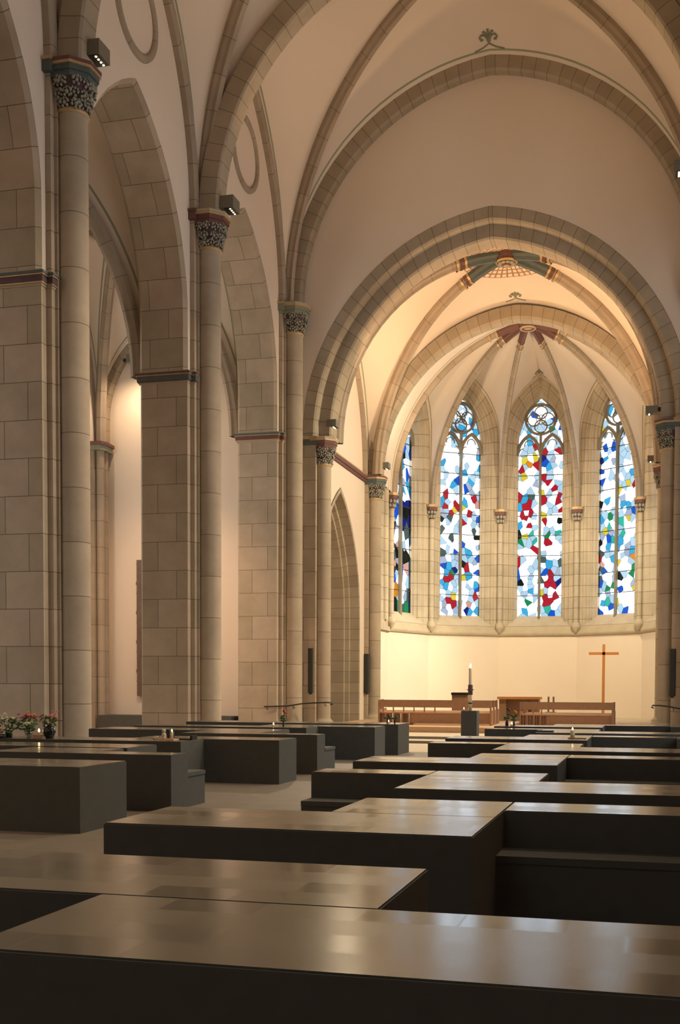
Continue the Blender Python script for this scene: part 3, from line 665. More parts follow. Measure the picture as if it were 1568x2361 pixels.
for k, (seg, seeds) in enumerate(zip(SEG, (G1, G2, G3, G4, G5))):
    win = estruct('window_%d' % (k+1), Pw(seg, 0, 0, 0))
    inv = Matrix.Translation(Vector(Pw(seg, 0, 0, 0))*-1)
    def put(mb, name, parent=win):
        o = mb.build(name, parent=parent); o.matrix_parent_inverse = inv if parent is win else Matrix.Identity(4); return o
    GB = FB+.55
    put(glass_mesh(seg, seeds, GB), 'stained_glass')
    lead = MB()
    # surround: from glass edge out to the wall face
    sur = MB(); lat = seg[2]; d = seg[1]
    sgn = 1 if (-d[1]*seg[2][0]+d[0]*seg[2][1]) > 0 else -1
    prof = [(-.03, GB+.1), (-.03, GB-.04), (.03, GB-.08), (.05, GB-.16), (.13, GB-.20), (.16, GB-.26), (.155, GB-.31), (.19, GB-.355), (.25, GB-.34), (.28, GB-.38), (.34, GB-.40), (.36, GB-.46), (.38, GB-.53), (.44, GB-.57), (.50, GB-.55), (.53, FB-.02), (.63, FB-.05), (.78, FB-.05), (.78, FB+.1)]
    arch_sweep(sur, [(t, sgn*b) for t, b in prof], GA, GH, SILL, GZS-SILL, (seg[0][0], seg[0][1]), d, M['apsestone'], 12, zlow=SILL-.6)
    put(sur, 'window_surround')
    # tracery
    tc = MB()
    def ring(cx, cz, r, w=.05, dep=.09, n=28, a0=0, a1=2*PI):
        rows = []
        for i in range(n+1):
            a = a0+(a1-a0)*i/n
            rows.append([Pw(seg, cx+(r+q)*math.cos(a), GB-bb, cz+(r+q)*math.sin(a)) for q, bb in ((w, .0), (w, dep*.6), (w*.4, dep), (-w*.4, dep), (-w, dep*.6), (-w, 0))])
        tc.grid(rows, None, M['tracery'], False)
    ring(0, 14.95, .74, .06, .16)
    for i in range(4): ring(.34*math.cos(i*PI/2+PI/4*0), 14.95+.34*math.sin(i*PI/2), .31, .03, .10, 20)
    ring(0, 14.95, .23, .018, .06, 16)
    for sx in (-1, 1):
        arch_sweep(tc, [(q, sgn*(GB-bb)) for q, bb in ((.10, 0), (.10, .12), (.0, .16), (-.05, .1), (-.05, 0))], .54, .95, 13.2, 0, (seg[0][0]+d[0]*.575*sx, seg[0][1]+d[1]*.575*sx), d, M['tracery'], 8)
        ring(.575*sx, 13.72, .22, .025, .08, 16, -.3, PI+.3)
        for ss in (-1, 1): ring(.575*sx+ss*.27, 13.32, .22, .025, .08, 12, 0 if ss > 0 else PI/2, PI/2 if ss > 0 else PI)
    put(tc, 'tracery')
    mu = MB(); poly = [(-.07, GB), (-.05, GB-.14), (0, GB-.19), (.05, GB-.14), (.07, GB)]
    for i in range(4):
        a, b = poly[i], poly[i+1]; mu.face([Pw(seg, a[0], a[1], SILL-.3), Pw(seg, b[0], b[1], SILL-.3), Pw(seg, b[0], b[1], 14.2), Pw(seg, a[0], a[1], 14.2)], None, M['tracery'])
    put(mu, 'mullion')
    sb = MB()
    for i in range(1, 9):
        z = SILL+.04+i*1.0
        pts4 = [Pw(seg, -GA, GB-.015, z-.018), Pw(seg, GA, GB-.015, z-.018), Pw(seg, GA, GB-.015, z+.018), Pw(seg, -GA, GB-.015, z+.018)]
        sb.face(pts4, None, M['leadm']); sb.face([Pw(seg, -GA, GB-.045, z-.018), Pw(seg, GA, GB-.045, z-.018), Pw(seg, GA, GB-.045, z+.018), Pw(seg, -GA, GB-.045, z+.018)], None, M['leadm'])
        sb.face([Pw(seg, -GA, GB-.015, z-.018), Pw(seg, GA, GB-.015, z-.018), Pw(seg, GA, GB-.045, z-.018), Pw(seg, -GA, GB-.045, z-.018)], None, M['leadm'])
    put(sb, 'saddle_bar')
    portals.append((Pw(seg, 0, GB+.12, 10.6), seg[2], 2.3, 11))
# apse shafts and ribs
for k, (vx, vy) in enumerate(Vt):
    labs = ['apse shaft left of the leftmost window, next to the left arch column', 'apse shaft between the leftmost and the second window', 'apse shaft left of the centre window', 'apse shaft right of the centre window', 'apse shaft between the fourth window and the right chancel column', 'apse shaft at the far right, hidden behind the chancel column']
    t = thing('apse_shaft', 'slender '+labs[k], 'shaft', (vx, vy, 0), math.atan2(YC-vy, AX-vx))
    c = MB(); c.lathe(0, 0, [(.12, 4.72), (.12, 9.75)], 16, M['apsestone']); c.build('shaft', parent=t)
    rng = random.Random(20+k); cp = MB(); cp.lathe(0, 0, [(.12, 9.7), (.14, 9.9), (.22, 10.15)], 14, M['capback']); co = cp.build('capital', parent=t)
    f = MB()
    for z, r, n in ((9.85, .15, 7), (10.05, .20, 8)):
        for i in range(n): a = 2*PI*i/n; f.ball((r*math.cos(a), r*math.sin(a), z), .075, M['foliage'], (1, 1, 1.2), 4)
    f.build('carved_leaves', parent=co)
    b = MB(); b.prism([(-.2, -.26), (.12, -.26), (.26, -.12), (.26, .12), (.12, .26), (-.2, .26)], 10.14, 10.3, M['oxblood']); b.prism([(-.22, -.29), (.13, -.29), (.29, -.13), (.29, .13), (.13, .29), (-.22, .29)], 10.3, 10.42, M['gold']); b.build('abacus', parent=t)
    b = MB(); b.lathe(0, 0, [(.13, 9.66), (.15, 9.69), (.13, 9.72)], 14, M['gold']); b.build('necking_ring', parent=t)
    b = MB(); b.lathe(0, 0, [(.14, 4.8), (.19, 4.74), (.19, 4.66), (.22, 4.62), (.2, 4.5), (.05, 4.28)], 14, M['plain']); b.build('base', parent=t)
    # stone strip behind the shaft
    st = MB(); st.prism([(-.5, -.30), (-.13, -.26), (-.10, -.14), (-.10, .14), (-.13, .26), (-.5, .30)], 4.5, 17.0, M['apsestone']); st.build('corner_strip', parent=t)
apse = thing('vault_ribs', 'six slim ribs of the apse vault with dark red painted ends and round keystone', 'vault ribs', (hubp[0], hubp[1], HZ))
webm = MB(); RB = [(.04, -.12), (-.1, -.12), (-.17, -.07), (-.24, -.05), (-.24, .05), (-.17, .07), (-.1, .12), (.04, .12)]
Ds = []
for k, (vx, vy) in enumerate(Vt):
    dv = Vector((hubp[0]-vx, hubp[1]-vy, 0)).normalized(); foot = (vx+dv.x*.02, vy+dv.y*.02)
    D = quarter(foot, hubp, ZI-.03, HZ, 20); Ds.append(D)
    r = MB(); curve_sweep(r, D, RB, (-dv.y, dv.x), M['rib']); ro = r.build('rib'); ro.parent = apse; ro.matrix_parent_inverse = Matrix.Translation((-hubp[0], -hubp[1], -HZ))
    P2 = resamp(D, 60); c = MB(); curve_sweep(c, P2[51:60], [(t*1.12 if t < 0 else t, b*1.2) for t, b in RB], (-dv.y, dv.x), M['oxblood']); c.build('painted_rib_end', parent=ro)
    c = MB()
    for q in (49, 51): curve_sweep(c, resamp(P2[q:q+2], 2)[:2], [(t*1.2 if t < 0 else t, b*1.3) for t, b in RB], (-dv.y, dv.x), M['gold'])
    c.build('gilt_band', parent=ro)
b = MB(); b.lathe(0, 0, [(.16, -.36), (.22, -.42), (.32, -.40), (.38, -.3), (.38, .02)], 24, M['oxblood']); bo = b.build('keystone', parent=apse)
b = MB(); b.lathe(0, 0, [(0, -.36), (.18, -.38), (.3, -.41), (.33, -.43), (.36, -.40), (.37, -.36)], 24, M['gold']); b.build('gilt_ring', parent=bo)
for k, seg in enumerate(SEG):
    for sy in (-1, 1):
        pts = arch_pts(GA, GH, ZI-.5, GZS-ZI+.5, .72, 14); L = len(pts)//2; hf = pts[:L+1]
        A = [Pw(seg, (p[0] if sy < 0 else -p[0]), FB-.04, p[1]) for p in hf]
        web(webm, A, Ds[k if sy < 0 else k+1], 26, 8, M['web'], .1)
# webs between the inner arch and the apse hub
for sx, D in ((-1, Ds[0]), (1, Ds[5])):
    A = half_arch((AX, Y2), (1, 0), 6.1, 6.55, ZI, 0, sx); web(webm, A, D, 22, 8, M['web'], .1)
APWEB = struct(webm.build('ceiling'))
# painted finials on the plaster above the arch tips
from mathutils.bvhtree import BVHTree
def finial(x, y0, s, k, name_lab, webs):
    trees = [BVHTree.FromPolygons([tuple(v.co) for v in o.data.vertices], [tuple(p.vertices) for p in o.data.polygons]) for o in webs]
    def onweb(px, py):
        best = None
        for tr_ in trees:
            h = tr_.ray_cast(Vector((px, py, 10)), Vector((0, 0, 1)))
            if h[0] and (best is None or h[0].z < best): best = h[0].z
        return Vector((px, py, (best or 18)-.02))
    t = MB()
    def curl(pts, w):
        P = []
        for i in range(len(pts)-1):
            for q in range(4): P.append((pts[i][0]+(pts[i+1][0]-pts[i][0])*q/4, pts[i][1]+(pts[i+1][1]-pts[i][1])*q/4))
        P.append(pts[-1]); P = [onweb(x+a*s, y0-(b+.34)*s*k) for a, b in P]
        t.tube(P, w*s, 6, M['green'])
    for sx in (-1, 1):
        curl([(sx*a, b) for a, b in ((.0, .0), (.10, .28), (.2, .42), (.36, .46), (.46, .34), (.40, .2), (.28, .22))], .05)
        curl([(sx*.05, .1), (sx*.12, .5), (sx*.22, .62), (sx*.28, .56)], .05)
        curl([(0, -.02), (sx*.35, -.18), (sx*.8, -.28)], .035)
    curl([(0, 0), (0, .72)], .06)
    o = t.build('painted_finial'); return tag(o, name_lab, 'finial')
finial(AX, YE-.48, .62, .9, 'grey-green curled finial painted above the broad wall arch near the top', NAVEWEB)
finial(AX, Y2-.40, .50, .9, 'grey-green leafy finial above the inner apse arch', [CHWEB])
finial(AX, YC+5.62, .42, 1.0, 'small leafy finial above the centre stained glass window', [APWEB])

# ------------------------------------------------------------------ aisles
XO = -19.95
w = MB(); w.face([(XO, -9, 0), (XO, 38, 0), (XO, 38, 18), (XO, -9, 18)], None, M['plaster']); struct(w.build('wall_aisle_left'))
w = MB(); w.face([(XO, 37.6, 0), (XL-1.3, 37.6, 0), (XL-1.3, 37.6, 18), (XO, 37.6, 18)], None, M['plaster']); wo = struct(w.build('wall_aisle_east'))
acx = (XO+XL-1.46)/2; ahx = (XL-1.46-XO)/2
t = MB(); arch_sweep(t, [(.34, -.2), (.28, -.24), (.05, -.24), (0, -.2), (0, .05)], ahx-.32, 3.45, ZI, .9, (acx, 37.55), (1, 0), M['vouss'], 14)
tag(t.build('wall_arch'), 'pointed stone arch on the end wall of the left aisle, behind the middle pier', 'arch')
al = {3: 'stone cross ribs of the left aisle vault seen between the nearest and middle piers', 2: 'stone cross ribs of the left aisle vault bay beside the nearest pier', 1: 'stone cross ribs of the left aisle vault bay west of the nearest pier'}
for k in range(1, 4):
    bay_vault('ceiling', acx, YS[k], YS[k+1], ahx, 17.0, ZI, (ahx-.03, 3.8, .9), (3.62, 5.4, 1.4), M['web'], 4, al[k], .2, .1)
for k, lab in ((3, 'stone arch across the left aisle behind the middle pier'), (2, 'stone arch across the left aisle behind the nearest pier')):
    t = MB(); arch_sweep(t, [(.34, -.25), (.05, -.25), (0, -.2), (0, .2), (.05, .25), (.34, .25)], ahx-.14, 3.1, ZI, 1.4, (acx, YS[k]), (1, 0), M['vouss'], 14); tag(t.build('aisle_arch'), lab, 'arch')
t0 = None
for k, lab in ((4, 'slim clustered wall shaft in the far corner of the left aisle'), (3, 'clustered wall shaft on the outer left aisle wall, middle bay'), (2, 'clustered wall shaft on the outer left aisle wall, nearest bay')):
    t = thing('wall_shaft', lab, 'shaft', (XO, YS[k]-(.25 if k == 4 else 0), 0))
    c = MB(); c.box(0, .16, -.42, .42, 0, ZI-.3, M['rib']); c.lathe(.30, -.18, [(.15, 0), (.15, ZI-.3)], 16, M['rib']); c.lathe(.28, .18, [(.13, 0), (.13, ZI-.3)], 16, M['rib']); c.build('shaft', parent=t)
    c = MB(); c.prism([(0, -.5), (.45, -.45), (.56, -.2), (.5, .4), (0, .5)], ZI-.3, ZI-.12, M['green']); c.prism([(0, -.54), (.5, -.48), (.62, -.2), (.55, .44), (0, .54)], ZI-.12, ZI, M['oxblood']); c.build('impost_moulding', parent=t)
# relief and plinth at the aisle end
t = thing('relief_panel', 'tall dark carved panel on the left aisle end wall, just showing beside the middle pier', 'panel', (-17.1, 37.5, 0))
c = MB(); c.box(-1.38, 1.38, -.10, .1, 1.2, 6.22, M['relief']); po = c.build('panel', parent=t)
c = MB()
for i in range(14): c.ball((-1.36, -.05, 1.4+i*.36), .035+.02*((i*7) % 3), M['relief'], (1, .6, 1.4), 5)
for i in range(14): c.ball((1.36, -.05, 1.4+i*.36), .035+.02*((i*5) % 3), M['relief'], (1, .6, 1.4), 5)
c.build('carved_border', parent=po)
c = MB(); c.box(-19.6, -14.4, 36.5, 37.55, 0, .5, M['slate_side']); tag(c.build('plinth'), 'low grey-green plinth along the left aisle end wall', 'plinth')
# right aisle, with the windows that light the nave
w = MB(); xr = 9.2
ys_ = [(-9, 0)]
wy = [4.5, 10.5, 18.2, 25.9, 33.5]
e0 = -9
for y in wy:
    w.box(xr, xr+.4, e0, y-1.6, 0, 15, M['plaster']); w.box(xr, xr+.4, y-1.6, y+1.6, 0, 4, M['plaster']); w.box(xr, xr+.4, y-1.6, y+1.6, 11.5, 15, M['plaster']); e0 = y+1.6
w.box(xr, xr+.4, e0, 38.6, 0, 15, M['plaster']); w.box(XR+1.2, xr+.4, 37.6, 38, 0, 15, M['plaster'])
struct(w.build('wall_aisle_right'))
w = MB(); w.box(XR+1.3, xr+.4, -9, 38, 15, 15.2, M['plaster']); struct(w.build('ceiling'))

# ------------------------------------------------------------------ columbarium blocks
CHZ = .718; SZ = .452; G = 'dark stone columbarium blocks'
def unit(label, blocks, seats):
    x0 = min(b[0] for b in blocks); x1 = max(b[1] for b in blocks); y0 = min(b[2] for b in blocks); y1 = max(b[3] for b in blocks)
    t = thing('columbarium_block', label, 'stone block', ((x0+x1)/2, (y0+y1)/2, 0)); ox, oy = (x0+x1)/2, (y0+y1)/2
    for (a, b, c, d) in blocks:
        m = MB(); e = .008
        m.box(a-ox, b-ox, c-oy, d-oy, 0, CHZ-e, M['slate_side']); m.prism([(a-ox+e, c-oy+e), (b-ox-e, c-oy+e), (b-ox-e, d-oy-e), (a-ox+e, d-oy-e)], CHZ-e, CHZ, M['slate_side'], M['slate'])
        m.build('block', parent=t)
    for (a, b, c, d) in seats:
        m = MB(); m.box(a-ox, b-ox, c-oy, d-oy, 0, SZ-.05, M['slate_side']); m.box(a-ox, b-ox+.01, c-oy-.01, d-oy, SZ-.05, SZ, M['slate_side']); m.build('seat', parent=t)
XE = 1.25
unit('dark stone block nearest the camera, running off the bottom right of the frame', [(-2.24, XE, 3.21, 4.19), (-3.4, -1.03, 4.192, 5.19)], [])
def typeA(y, lab): unit(lab, [(-3.39, -1.0, y, y+1.0), (-2.17, -1.0, y+1.0, y+2.02), (-1.0, .47, y+1.42, y+2.02), (.47, XE, y+1.0, y+2.02)], [(-1.0, .47, y+1.03, y+1.42)])
def typeB(y, lab): unit(lab, [(-2.15, XE, y, y+1.05), (-2.15, -.99, y+1.05, y+2.05), (-3.37, -2.15, y+1.52, y+2.05)], [(-3.37, -2.15, y+1.18, y+1.52)])
typeA(6.38, 'right-row columbarium block second from the camera, seat niche at right')
typeB(9.25, 'right-row columbarium block third from the camera, low seat at its left end')
typeA(12.47, 'right-row columbarium block fourth from the camera')
typeB(15.36, 'right-row columbarium block fifth from the camera')
typeA(18.5, 'right-row columbarium block sixth from the camera, lit candle on a tray on top')
typeB(21.45, 'right-row columbarium block seventh from the camera')
typeA(24.55, 'right-row columbarium block farthest from the camera, carrying orange flowers')
unit('left-row columbarium block nearest the camera, cut by the left frame edge', [(-9.8, -5.92, 10.62, 11.7)], [])
unit('left-row columbarium block second from the camera, seat step at its right end', [(-8.5, -5.86, 12.8, 13.32), (-8.5, -7.1, 13.32, 13.95), (-11, -7.12, 14.1, 15.05)], [(-7.1, -5.88, 13.32, 13.93)])
unit('left-row columbarium block third from the camera, crowded with flowers and candles', [(-11, -7.13, 15.93, 16.85), (-8.4, -5.82, 16.85, 17.75)], [])
unit('left-row columbarium block fourth from the camera', [(-8.5, -5.82, 18.95, 19.45), (-8.5, -7.1, 19.45, 20.1), (-11, -7.1, 20.1, 21.2)], [(-7.1, -5.82, 19.45, 20.1)])
unit('left-row columbarium block fifth from the camera, single rose and tea light on top', [(-11, -7.03, 22.1, 22.95), (-8.4, -5.75, 22.95, 23.9)], [])
unit('left-row columbarium block farthest from the camera, ending beside the chancel steps', [(-11, -5.68, 24.9, 26.1)], [])
m = MB(); m.box(-4.84, -4.42, 28.7, 29.12, 0, .965, M['slate_side'])
tag(m.build('candle_pedestal'), 'square dark stone pedestal carrying the tall white candle', 'pedestal')

# ------------------------------------------------------------------ candles and flowers
def candle(label, x, y, z, r, h, group=None, fl=.05):
    t = thing('candle', label, 'candle', (x, y, z)); m = MB(); m.lathe(0, 0, [(0, 0), (r, 0), (r, h), (r*.8, h+.006), (0, h-.004)], 14, M['wax']); m.build('wax_body', parent=t)
    w = MB(); w.tube([(0, 0, h-.005), (0, 0, h+.012)], .003, 6, M['black']); w.build('wick', parent=t)
    f = MB(); f.lathe(0, 0, [(0, h+.008), (fl*.22, h+.02), (fl*.3, h+fl*.45), (fl*.16, h+fl*.8), (0, h+fl*1.15)], 10, M['flame']); f.build('flame', parent=t); return t
t = thing('paschal_candle', 'tall ivory candle with a dark ornament on the dark pedestal', 'candle', (-4.63, 28.91, .965))
m = MB(); m.lathe(0, 0, [(0, 0), (.045, 0), (.045, 1.12), (.03, 1.13), (0, 1.13)], 18, M['wax']); m.build('wax_body', parent=t)
m = MB(); m.lathe(0, 0, [(.047, .42), (.062, .43), (.062, .68), (.047, .69)], 16, M['capback']); m.box(-.09, .09, -.012, .012, .545, .57, M['capback']); m.lathe(0, 0, [(.047, .18), (.058, .19), (.058, .21), (.047, .22)], 16, M['black']); m.build('ornament_band', parent=t)
m = MB(); m.lathe(0, 0, [(0, 1.13), (.018, 1.15), (.03, 1.19), (.012, 1.23), (0, 1.26)], 10, M['flame']); m.build('flame', parent=t)
def tl_(label, x, y, z): candle(label, x, y, z, .03, .035, None, .05)
tl_('tiny tea light at the foot of the tall white candle', -4.78, 28.8, .965)
def tray(label, x, y, z, w, d, h=.02, mat='woodl'):
    m = MB(); m.box(-w/2, w/2, -d/2, d/2, 0, h, M[mat]); o = m.build('candle_tray', loc=(x, y, z)); return tag(o, label, 'tray')
tray('small wooden tray under the candle on the second left stone row', -7.56, 16.35, CHZ, .34, .2, .02)
candle('lit white pillar candle on the wooden tray at left', -7.46, 16.33, CHZ+.02, .022, .11, None, .045)
candle('lit pillar candle standing on a wooden tray on the right stone blocks', -1.28, 19.1, CHZ+.02, .04, .12, None, .05)
tray('thin wooden tray under the candle on the right stone blocks', -1.2, 19.1, CHZ, .30, .2, .02, 'wood')
def teddy(label, x, y, z):
    t = thing('plush_figure', label, 'toy', (x, y, z)); m = MB(); m.ball((0, 0, .055), .04, M['cloth'], (1, 1, 1.3), 8); m.ball((-.025, -.035, .015), .018, M['cloth'], (1, 1.6, 1), 6); m.ball((.025, -.035, .015), .018, M['cloth'], (1, 1.6, 1), 6); m.build('body', parent=t)
    m = MB(); m.ball((0, 0, .125), .034, M['cloth'], (1, 1, 1), 8); m.ball((-.024, 0, .153), .012, M['cloth'], n=6); m.ball((.024, 0, .153), .012, M['cloth'], n=6); m.build('head', parent=t)
teddy('small pale plush figure beside the candle on the left tray', -7.62, 16.37, CHZ+.02)
m = MB(); m.ball((0, 0, .025), .03, M['cloth'], (1.5, 1, .8), 8); m.ball((.04, 0, .04), .02, M['white'], n=6); tag(m.build('keepsake', loc=(-7.76, 16.35, CHZ)), 'small rounded keepsake left of the plush figure', 'ornament')
def grave_frame(label, x, y, z):
    t = thing('lantern_frame', label, 'lantern', (x, y, z)); m = MB()
    for px in (-.2, .2): m.box(px-.02, px+.02, -.1, .1, 0, .16 if px < 0 else .07, M['black'])
    m.box(-.2, .2, -.1, .1, 0, .02, M['black']); m.box(-.3, -.2, -.1, .1, .14, .16, M['black']); m.build('frame', parent=t)
grave_frame('small black metal lantern frame beside the plush figure', -7.38, 16.55, CHZ)
m = MB(); m.box(-.16, .16, -.1, .1, 0, .025, M['black']); tag(m.build('memorial_plate', loc=(-2.0, 21.9, CHZ)), 'flat black plate lying on the seventh right stone block', 'plate')
def bouquet(label, x, y, z, vase, vh, vr, blooms, spread, hgt, leafn=26, seed=0, name='flower_vase'):
    rng = random.Random(seed); t = thing(name, label, 'flowers', (x, y, z))
    v = MB()
    if vase == 'bowl': v.lathe(0, 0, [(0, 0), (vr*.55, 0), (vr*.9, vh*.3), (vr, vh*.6), (vr*.8, vh*.95), (vr*.62, vh), (vr*.55, vh*.95)], 20, M['glassv'])
    elif vase == 'glass': v.lathe(0, 0, [(0, .003), (vr*.6, 0), (vr*.7, vh*.5), (vr, vh), (vr*.93, vh), (vr*.6, vh*.5)], 18, M['clear'])
    else: v.lathe(0, 0, [(0, 0), (vr*.9, 0), (vr, vh*.5), (vr*.8, vh), (vr*.6, vh)], 16, M['black'])
    v.build('vase', parent=t)
    f = MB()
    for i in range(leafn):
        a = rng.uniform(0, 2*PI); r = spread*math.sqrt(rng.random()); h = vh+rng.uniform(.0, 1)*(hgt-vh)*.8
        f.ball((r*math.cos(a), r*math.sin(a), h), rng.uniform(.018, .035), M['leaf'], (1.5, .6, .5), 4, Matrix.Rotation(a, 3, 'Z') @ Matrix.Rotation(rng.uniform(-1, 1), 3, 'Y'))
    for i in range(6):
        a = i*PI/3; f.tube([(0, 0, vh*.5), (spread*.5*math.cos(a), spread*.5*math.sin(a), hgt*.75), (spread*.8*math.cos(a), spread*.8*math.sin(a), hgt*.95)], .004, 5, M['leaf'])
    f.build('leaves_and_stems', parent=t)
    for (mat, n, s, dx, dz) in blooms:
        b = MB()
        for i in range(n):
            a = rng.uniform(0, 2*PI); r = spread*.75*math.sqrt(rng.random())
            c = Vector((dx+r*math.cos(a), r*math.sin(a)*.7, hgt*dz+rng.uniform(-.03, .03)))
            for q in range(7):
                b.ball(c+Vector((s*.6*math.cos(q*PI/3), s*.6*math.sin(q*PI/3)*.8, 0 if q < 6 else s*.4)), s*.55, M[mat], (1, 1, .7), 4)
        b.build('blossoms', parent=t)
    return t
zc_ = CHZ
bouquet('round black glass vase with pink blossoms at the right of the flower group', -9.58, 16.2, zc_, 'bowl', .20, .105, [('pink', 9, .028, .03, .92), ('darkred', 4, .028, -.12, .88), ('pink', 3, .02, .10, 1.05)], .12, .40, 34, 1)
bouquet('clear glass vase with magenta and orange flowers left of the candle', -10.0, 16.28, zc_, 'glass', .20, .07, [('magenta', 8, .028, -.10, .9), ('orange', 5, .025, .02, 1.0), ('red', 5, .028, .12, .9)], .13, .40, 30, 2)
bouquet('low bowl of cream blossoms in front of the magenta flowers', -9.92, 16.12, zc_, 'glass', .13, .07, [('white', 12, .022, 0, .98)], .10, .25, 20, 3)
bouquet('loose bunch of cream flowers cut by the left frame edge', -10.36, 16.25, zc_, 'dark', .12, .06, [('white', 14, .022, 0, .85), ('white', 6, .018, -.1, 1.05)], .20, .36, 46, 4)
bouquet('low planter of small pink and cream flowers at the left frame edge', -10.42, 16.08, zc_, 'dark', .06, .10, [('pink', 8, .02, -.05, .8), ('white', 8, .02, .1, .7)], .18, .2, 40, 5)
tray('wooden block under the candle among the left flowers', -9.78, 16.2, zc_, .16, .1, .06)
candle('lit white candle on the wooden block among the left flowers', -9.77, 16.2, zc_+.06, .02, .035, None, .06)
def rose(label, x, y, z, mat, h, seed, vr=.02):
    t = thing('flower_vase', label, 'flowers', (x, y, z)); m = MB(); m.lathe(0, 0, [(0, 0), (vr, 0), (vr*1.1, .05), (vr*.7, .11), (vr*.8, .12)], 12, M['black']); m.build('vase', parent=t)
    m = MB(); m.tube([(0, 0, .05), (.01, 0, h*.6), (.025, 0, h)], .005, 6, M['leaf']); rng = random.Random(seed)
    for i in range(9): m.ball((rng.uniform(-.06, .06), rng.uniform(-.04, .04), rng.uniform(.12, h*.8)), .03, M['leaf'], (1.2, .5, .8), 4)
    m.build('stem', parent=t); m = MB()
    for q in range(6): m.ball((.025+.02*math.cos(q), .02*math.sin(q), h+.01*q), .03-.003*q, M[mat], n=5)
    m.build('blossom', parent=t)
rose('slim vase with a single red rose on the fifth left stone block', -7.78, 22.8, zc_, 'red', .30, 1)
tl_('tea light glowing left of the single rose', -7.90, 22.5, zc_)
rose('small vase with dim sprig, left of the tea light on the farthest left block', -6.08, 25.5, zc_, 'darkred', .17, 2)
rose('small vase with dim sprig, right of the tea light on the farthest left block', -5.90, 25.5, zc_, 'leaf', .15, 3)
tl_('tea light between two small vases on the farthest left block', -6.0, 25.3, zc_)
rose('tall dark red bloom in a black vase on the farthest right block', -3.15, 24.95, zc_, 'darkred', .36, 4, .035)
rose('orange bloom in a vase beside the tea light on the farthest right block', -2.99, 24.95, zc_, 'orange', .30, 5)
tl_('tea light in front of the orange bloom on the farthest right block', -3.02, 24.78, zc_)

# ------------------------------------------------------------------ chancel furniture
m = MB(); m.box(-10.6, -4.5, 34.0, 40.9, FLZ, .33, M['woodl']); tag(m.build('pew_platform'), 'pale wooden platform under the left pews', 'platform')
m = MB(); m.box(-4.2, -1.0, 35.2, 40.9, FLZ, .28, M['woodl']); tag(m.build('pew_platform'), 'pale wooden platform under the right pews', 'platform')
def pew(label, x0, x1, y, zf, group, slats=0):
    cx = (x0+x1)/2; L = (x1-x0)/2; t = thing('pew', label, 'pew', (cx, y, zf), 0, group)
    m = MB(); m.box(-L, L, 0, .46, .38, .43, M['woodl']); m.build('seat', parent=t)
    m = MB(); m.box(-L, L, -.05, 0, .58, .80, M['wood']); m.build('backrest', parent=t)
    m = MB(); m.box(-L*.42, L, -.02, .02, .06, .36, M['wood']); m.build('apron', parent=t)
    for sx in (-1, 1):
        m = MB(); a, b = sorted((sx*L, sx*(L+.05))); m.box(a, b, -.06, .02, 0, .82, M['wood']); m.box(a, b, .0, .48, 0, .50, M['wood']); m.build('end_panel', parent=t)
    for i in range(slats):
        x = -L+.12+i*L*.19; m = MB(); m.box(x-.02, x+.02, -.04, -.01, .43, .60, M['wood']); m.build('back_strut', parent=t)
    for i in range(4):
        x = -L+.2+i*L*.15; m = MB(); m.box(x-.03, x+.03, .02, .40, 0, .38, M['wood']); m.build('leg', parent=t)
for i, y in enumerate((35.6, 36.7, 37.8)):
    pew(['front-most wooden pew in the left chancel block, nearest the nave', 'middle wooden pew in the left chancel block', 'rearmost wooden pew in the left chancel block, nearest the apse'][i], -8.75+i*-.2, -5.05+i*-.05, y, .33, 'left chancel pews', 6 if i == 0 else 0)
for i, y in enumerate((36.6, 37.6, 38.6)):
    pew(['front-most wooden pew in the right chancel block, nearest the nave', 'middle wooden pew in the right chancel block', 'rearmost wooden pew in the right chancel block, nearest the cross'][i], -4.15+i*-.02, -1.2, y, .28, 'right chancel pews', 3 if i == 0 else 0)
t = thing('lectern', 'square wooden lectern standing behind the left pews', 'lectern', (-7.36, 43.5, FLZ))
m = MB(); m.box(-.32, .32, -.2, .2, 0, 1.12, M['wood']); m.build('body', parent=t); m = MB(); m.box(-.34, .34, -.26, .24, 1.12, 1.22, M['iron']); m.build('top', parent=t)
t = thing('altar_table', 'wooden altar table with a bright flat top behind the right pews', 'altar', (-5.05, 44.0, FLZ))
m = MB(); m.box(-.85, .85, -.45, .45, .96, 1.06, M['cross']); m.build('table_top', parent=t)
m = MB(); m.box(-.78, -.5, -.35, .35, 0, .96, M['wood']); m.box(.5, .78, -.35, .35, 0, .96, M['wood']); m.box(-.5, .5, -.1, .1, 0, .96, M['wood']); m.build('base', parent=t)
t = thing('chair', 'wooden chair with two thin back posts right of the altar table', 'chair', (-3.85, 44.3, FLZ))
m = MB(); m.box(-.2, .2, -.2, .2, .42, .46, M['wood']); m.build('seat', parent=t)
for sx in (-1, 1):
    m = MB(); m.box(sx*.1-.035, sx*.1+.035, .16, .2, .46, 1.07, M['wood']); m.build('back_post', parent=t)
    for sy in (-1, 1): m = MB(); m.box(sx*.16-.02, sx*.16+.02, sy*.16-.02, sy*.16+.02, 0, .42, M['wood']); m.build('leg', parent=t)
t = thing('standing_cross', 'tall slender orange wooden cross before the apse wall', 'cross', (-1.98, 49.0, FLZ))
m = MB(); m.box(-.06, .06, -.05, .05, 0, 3.33, M['cross']); m.build('upright', parent=t)
m = MB(); m.box(-.64, .64, -.05, .05, 2.87, 2.99, M['cross']); m.build('crossbar', parent=t)
m = MB(); m.box(-.3, .3, -.3, .3, 0, .05, M['wood']); m.build('foot', parent=t)
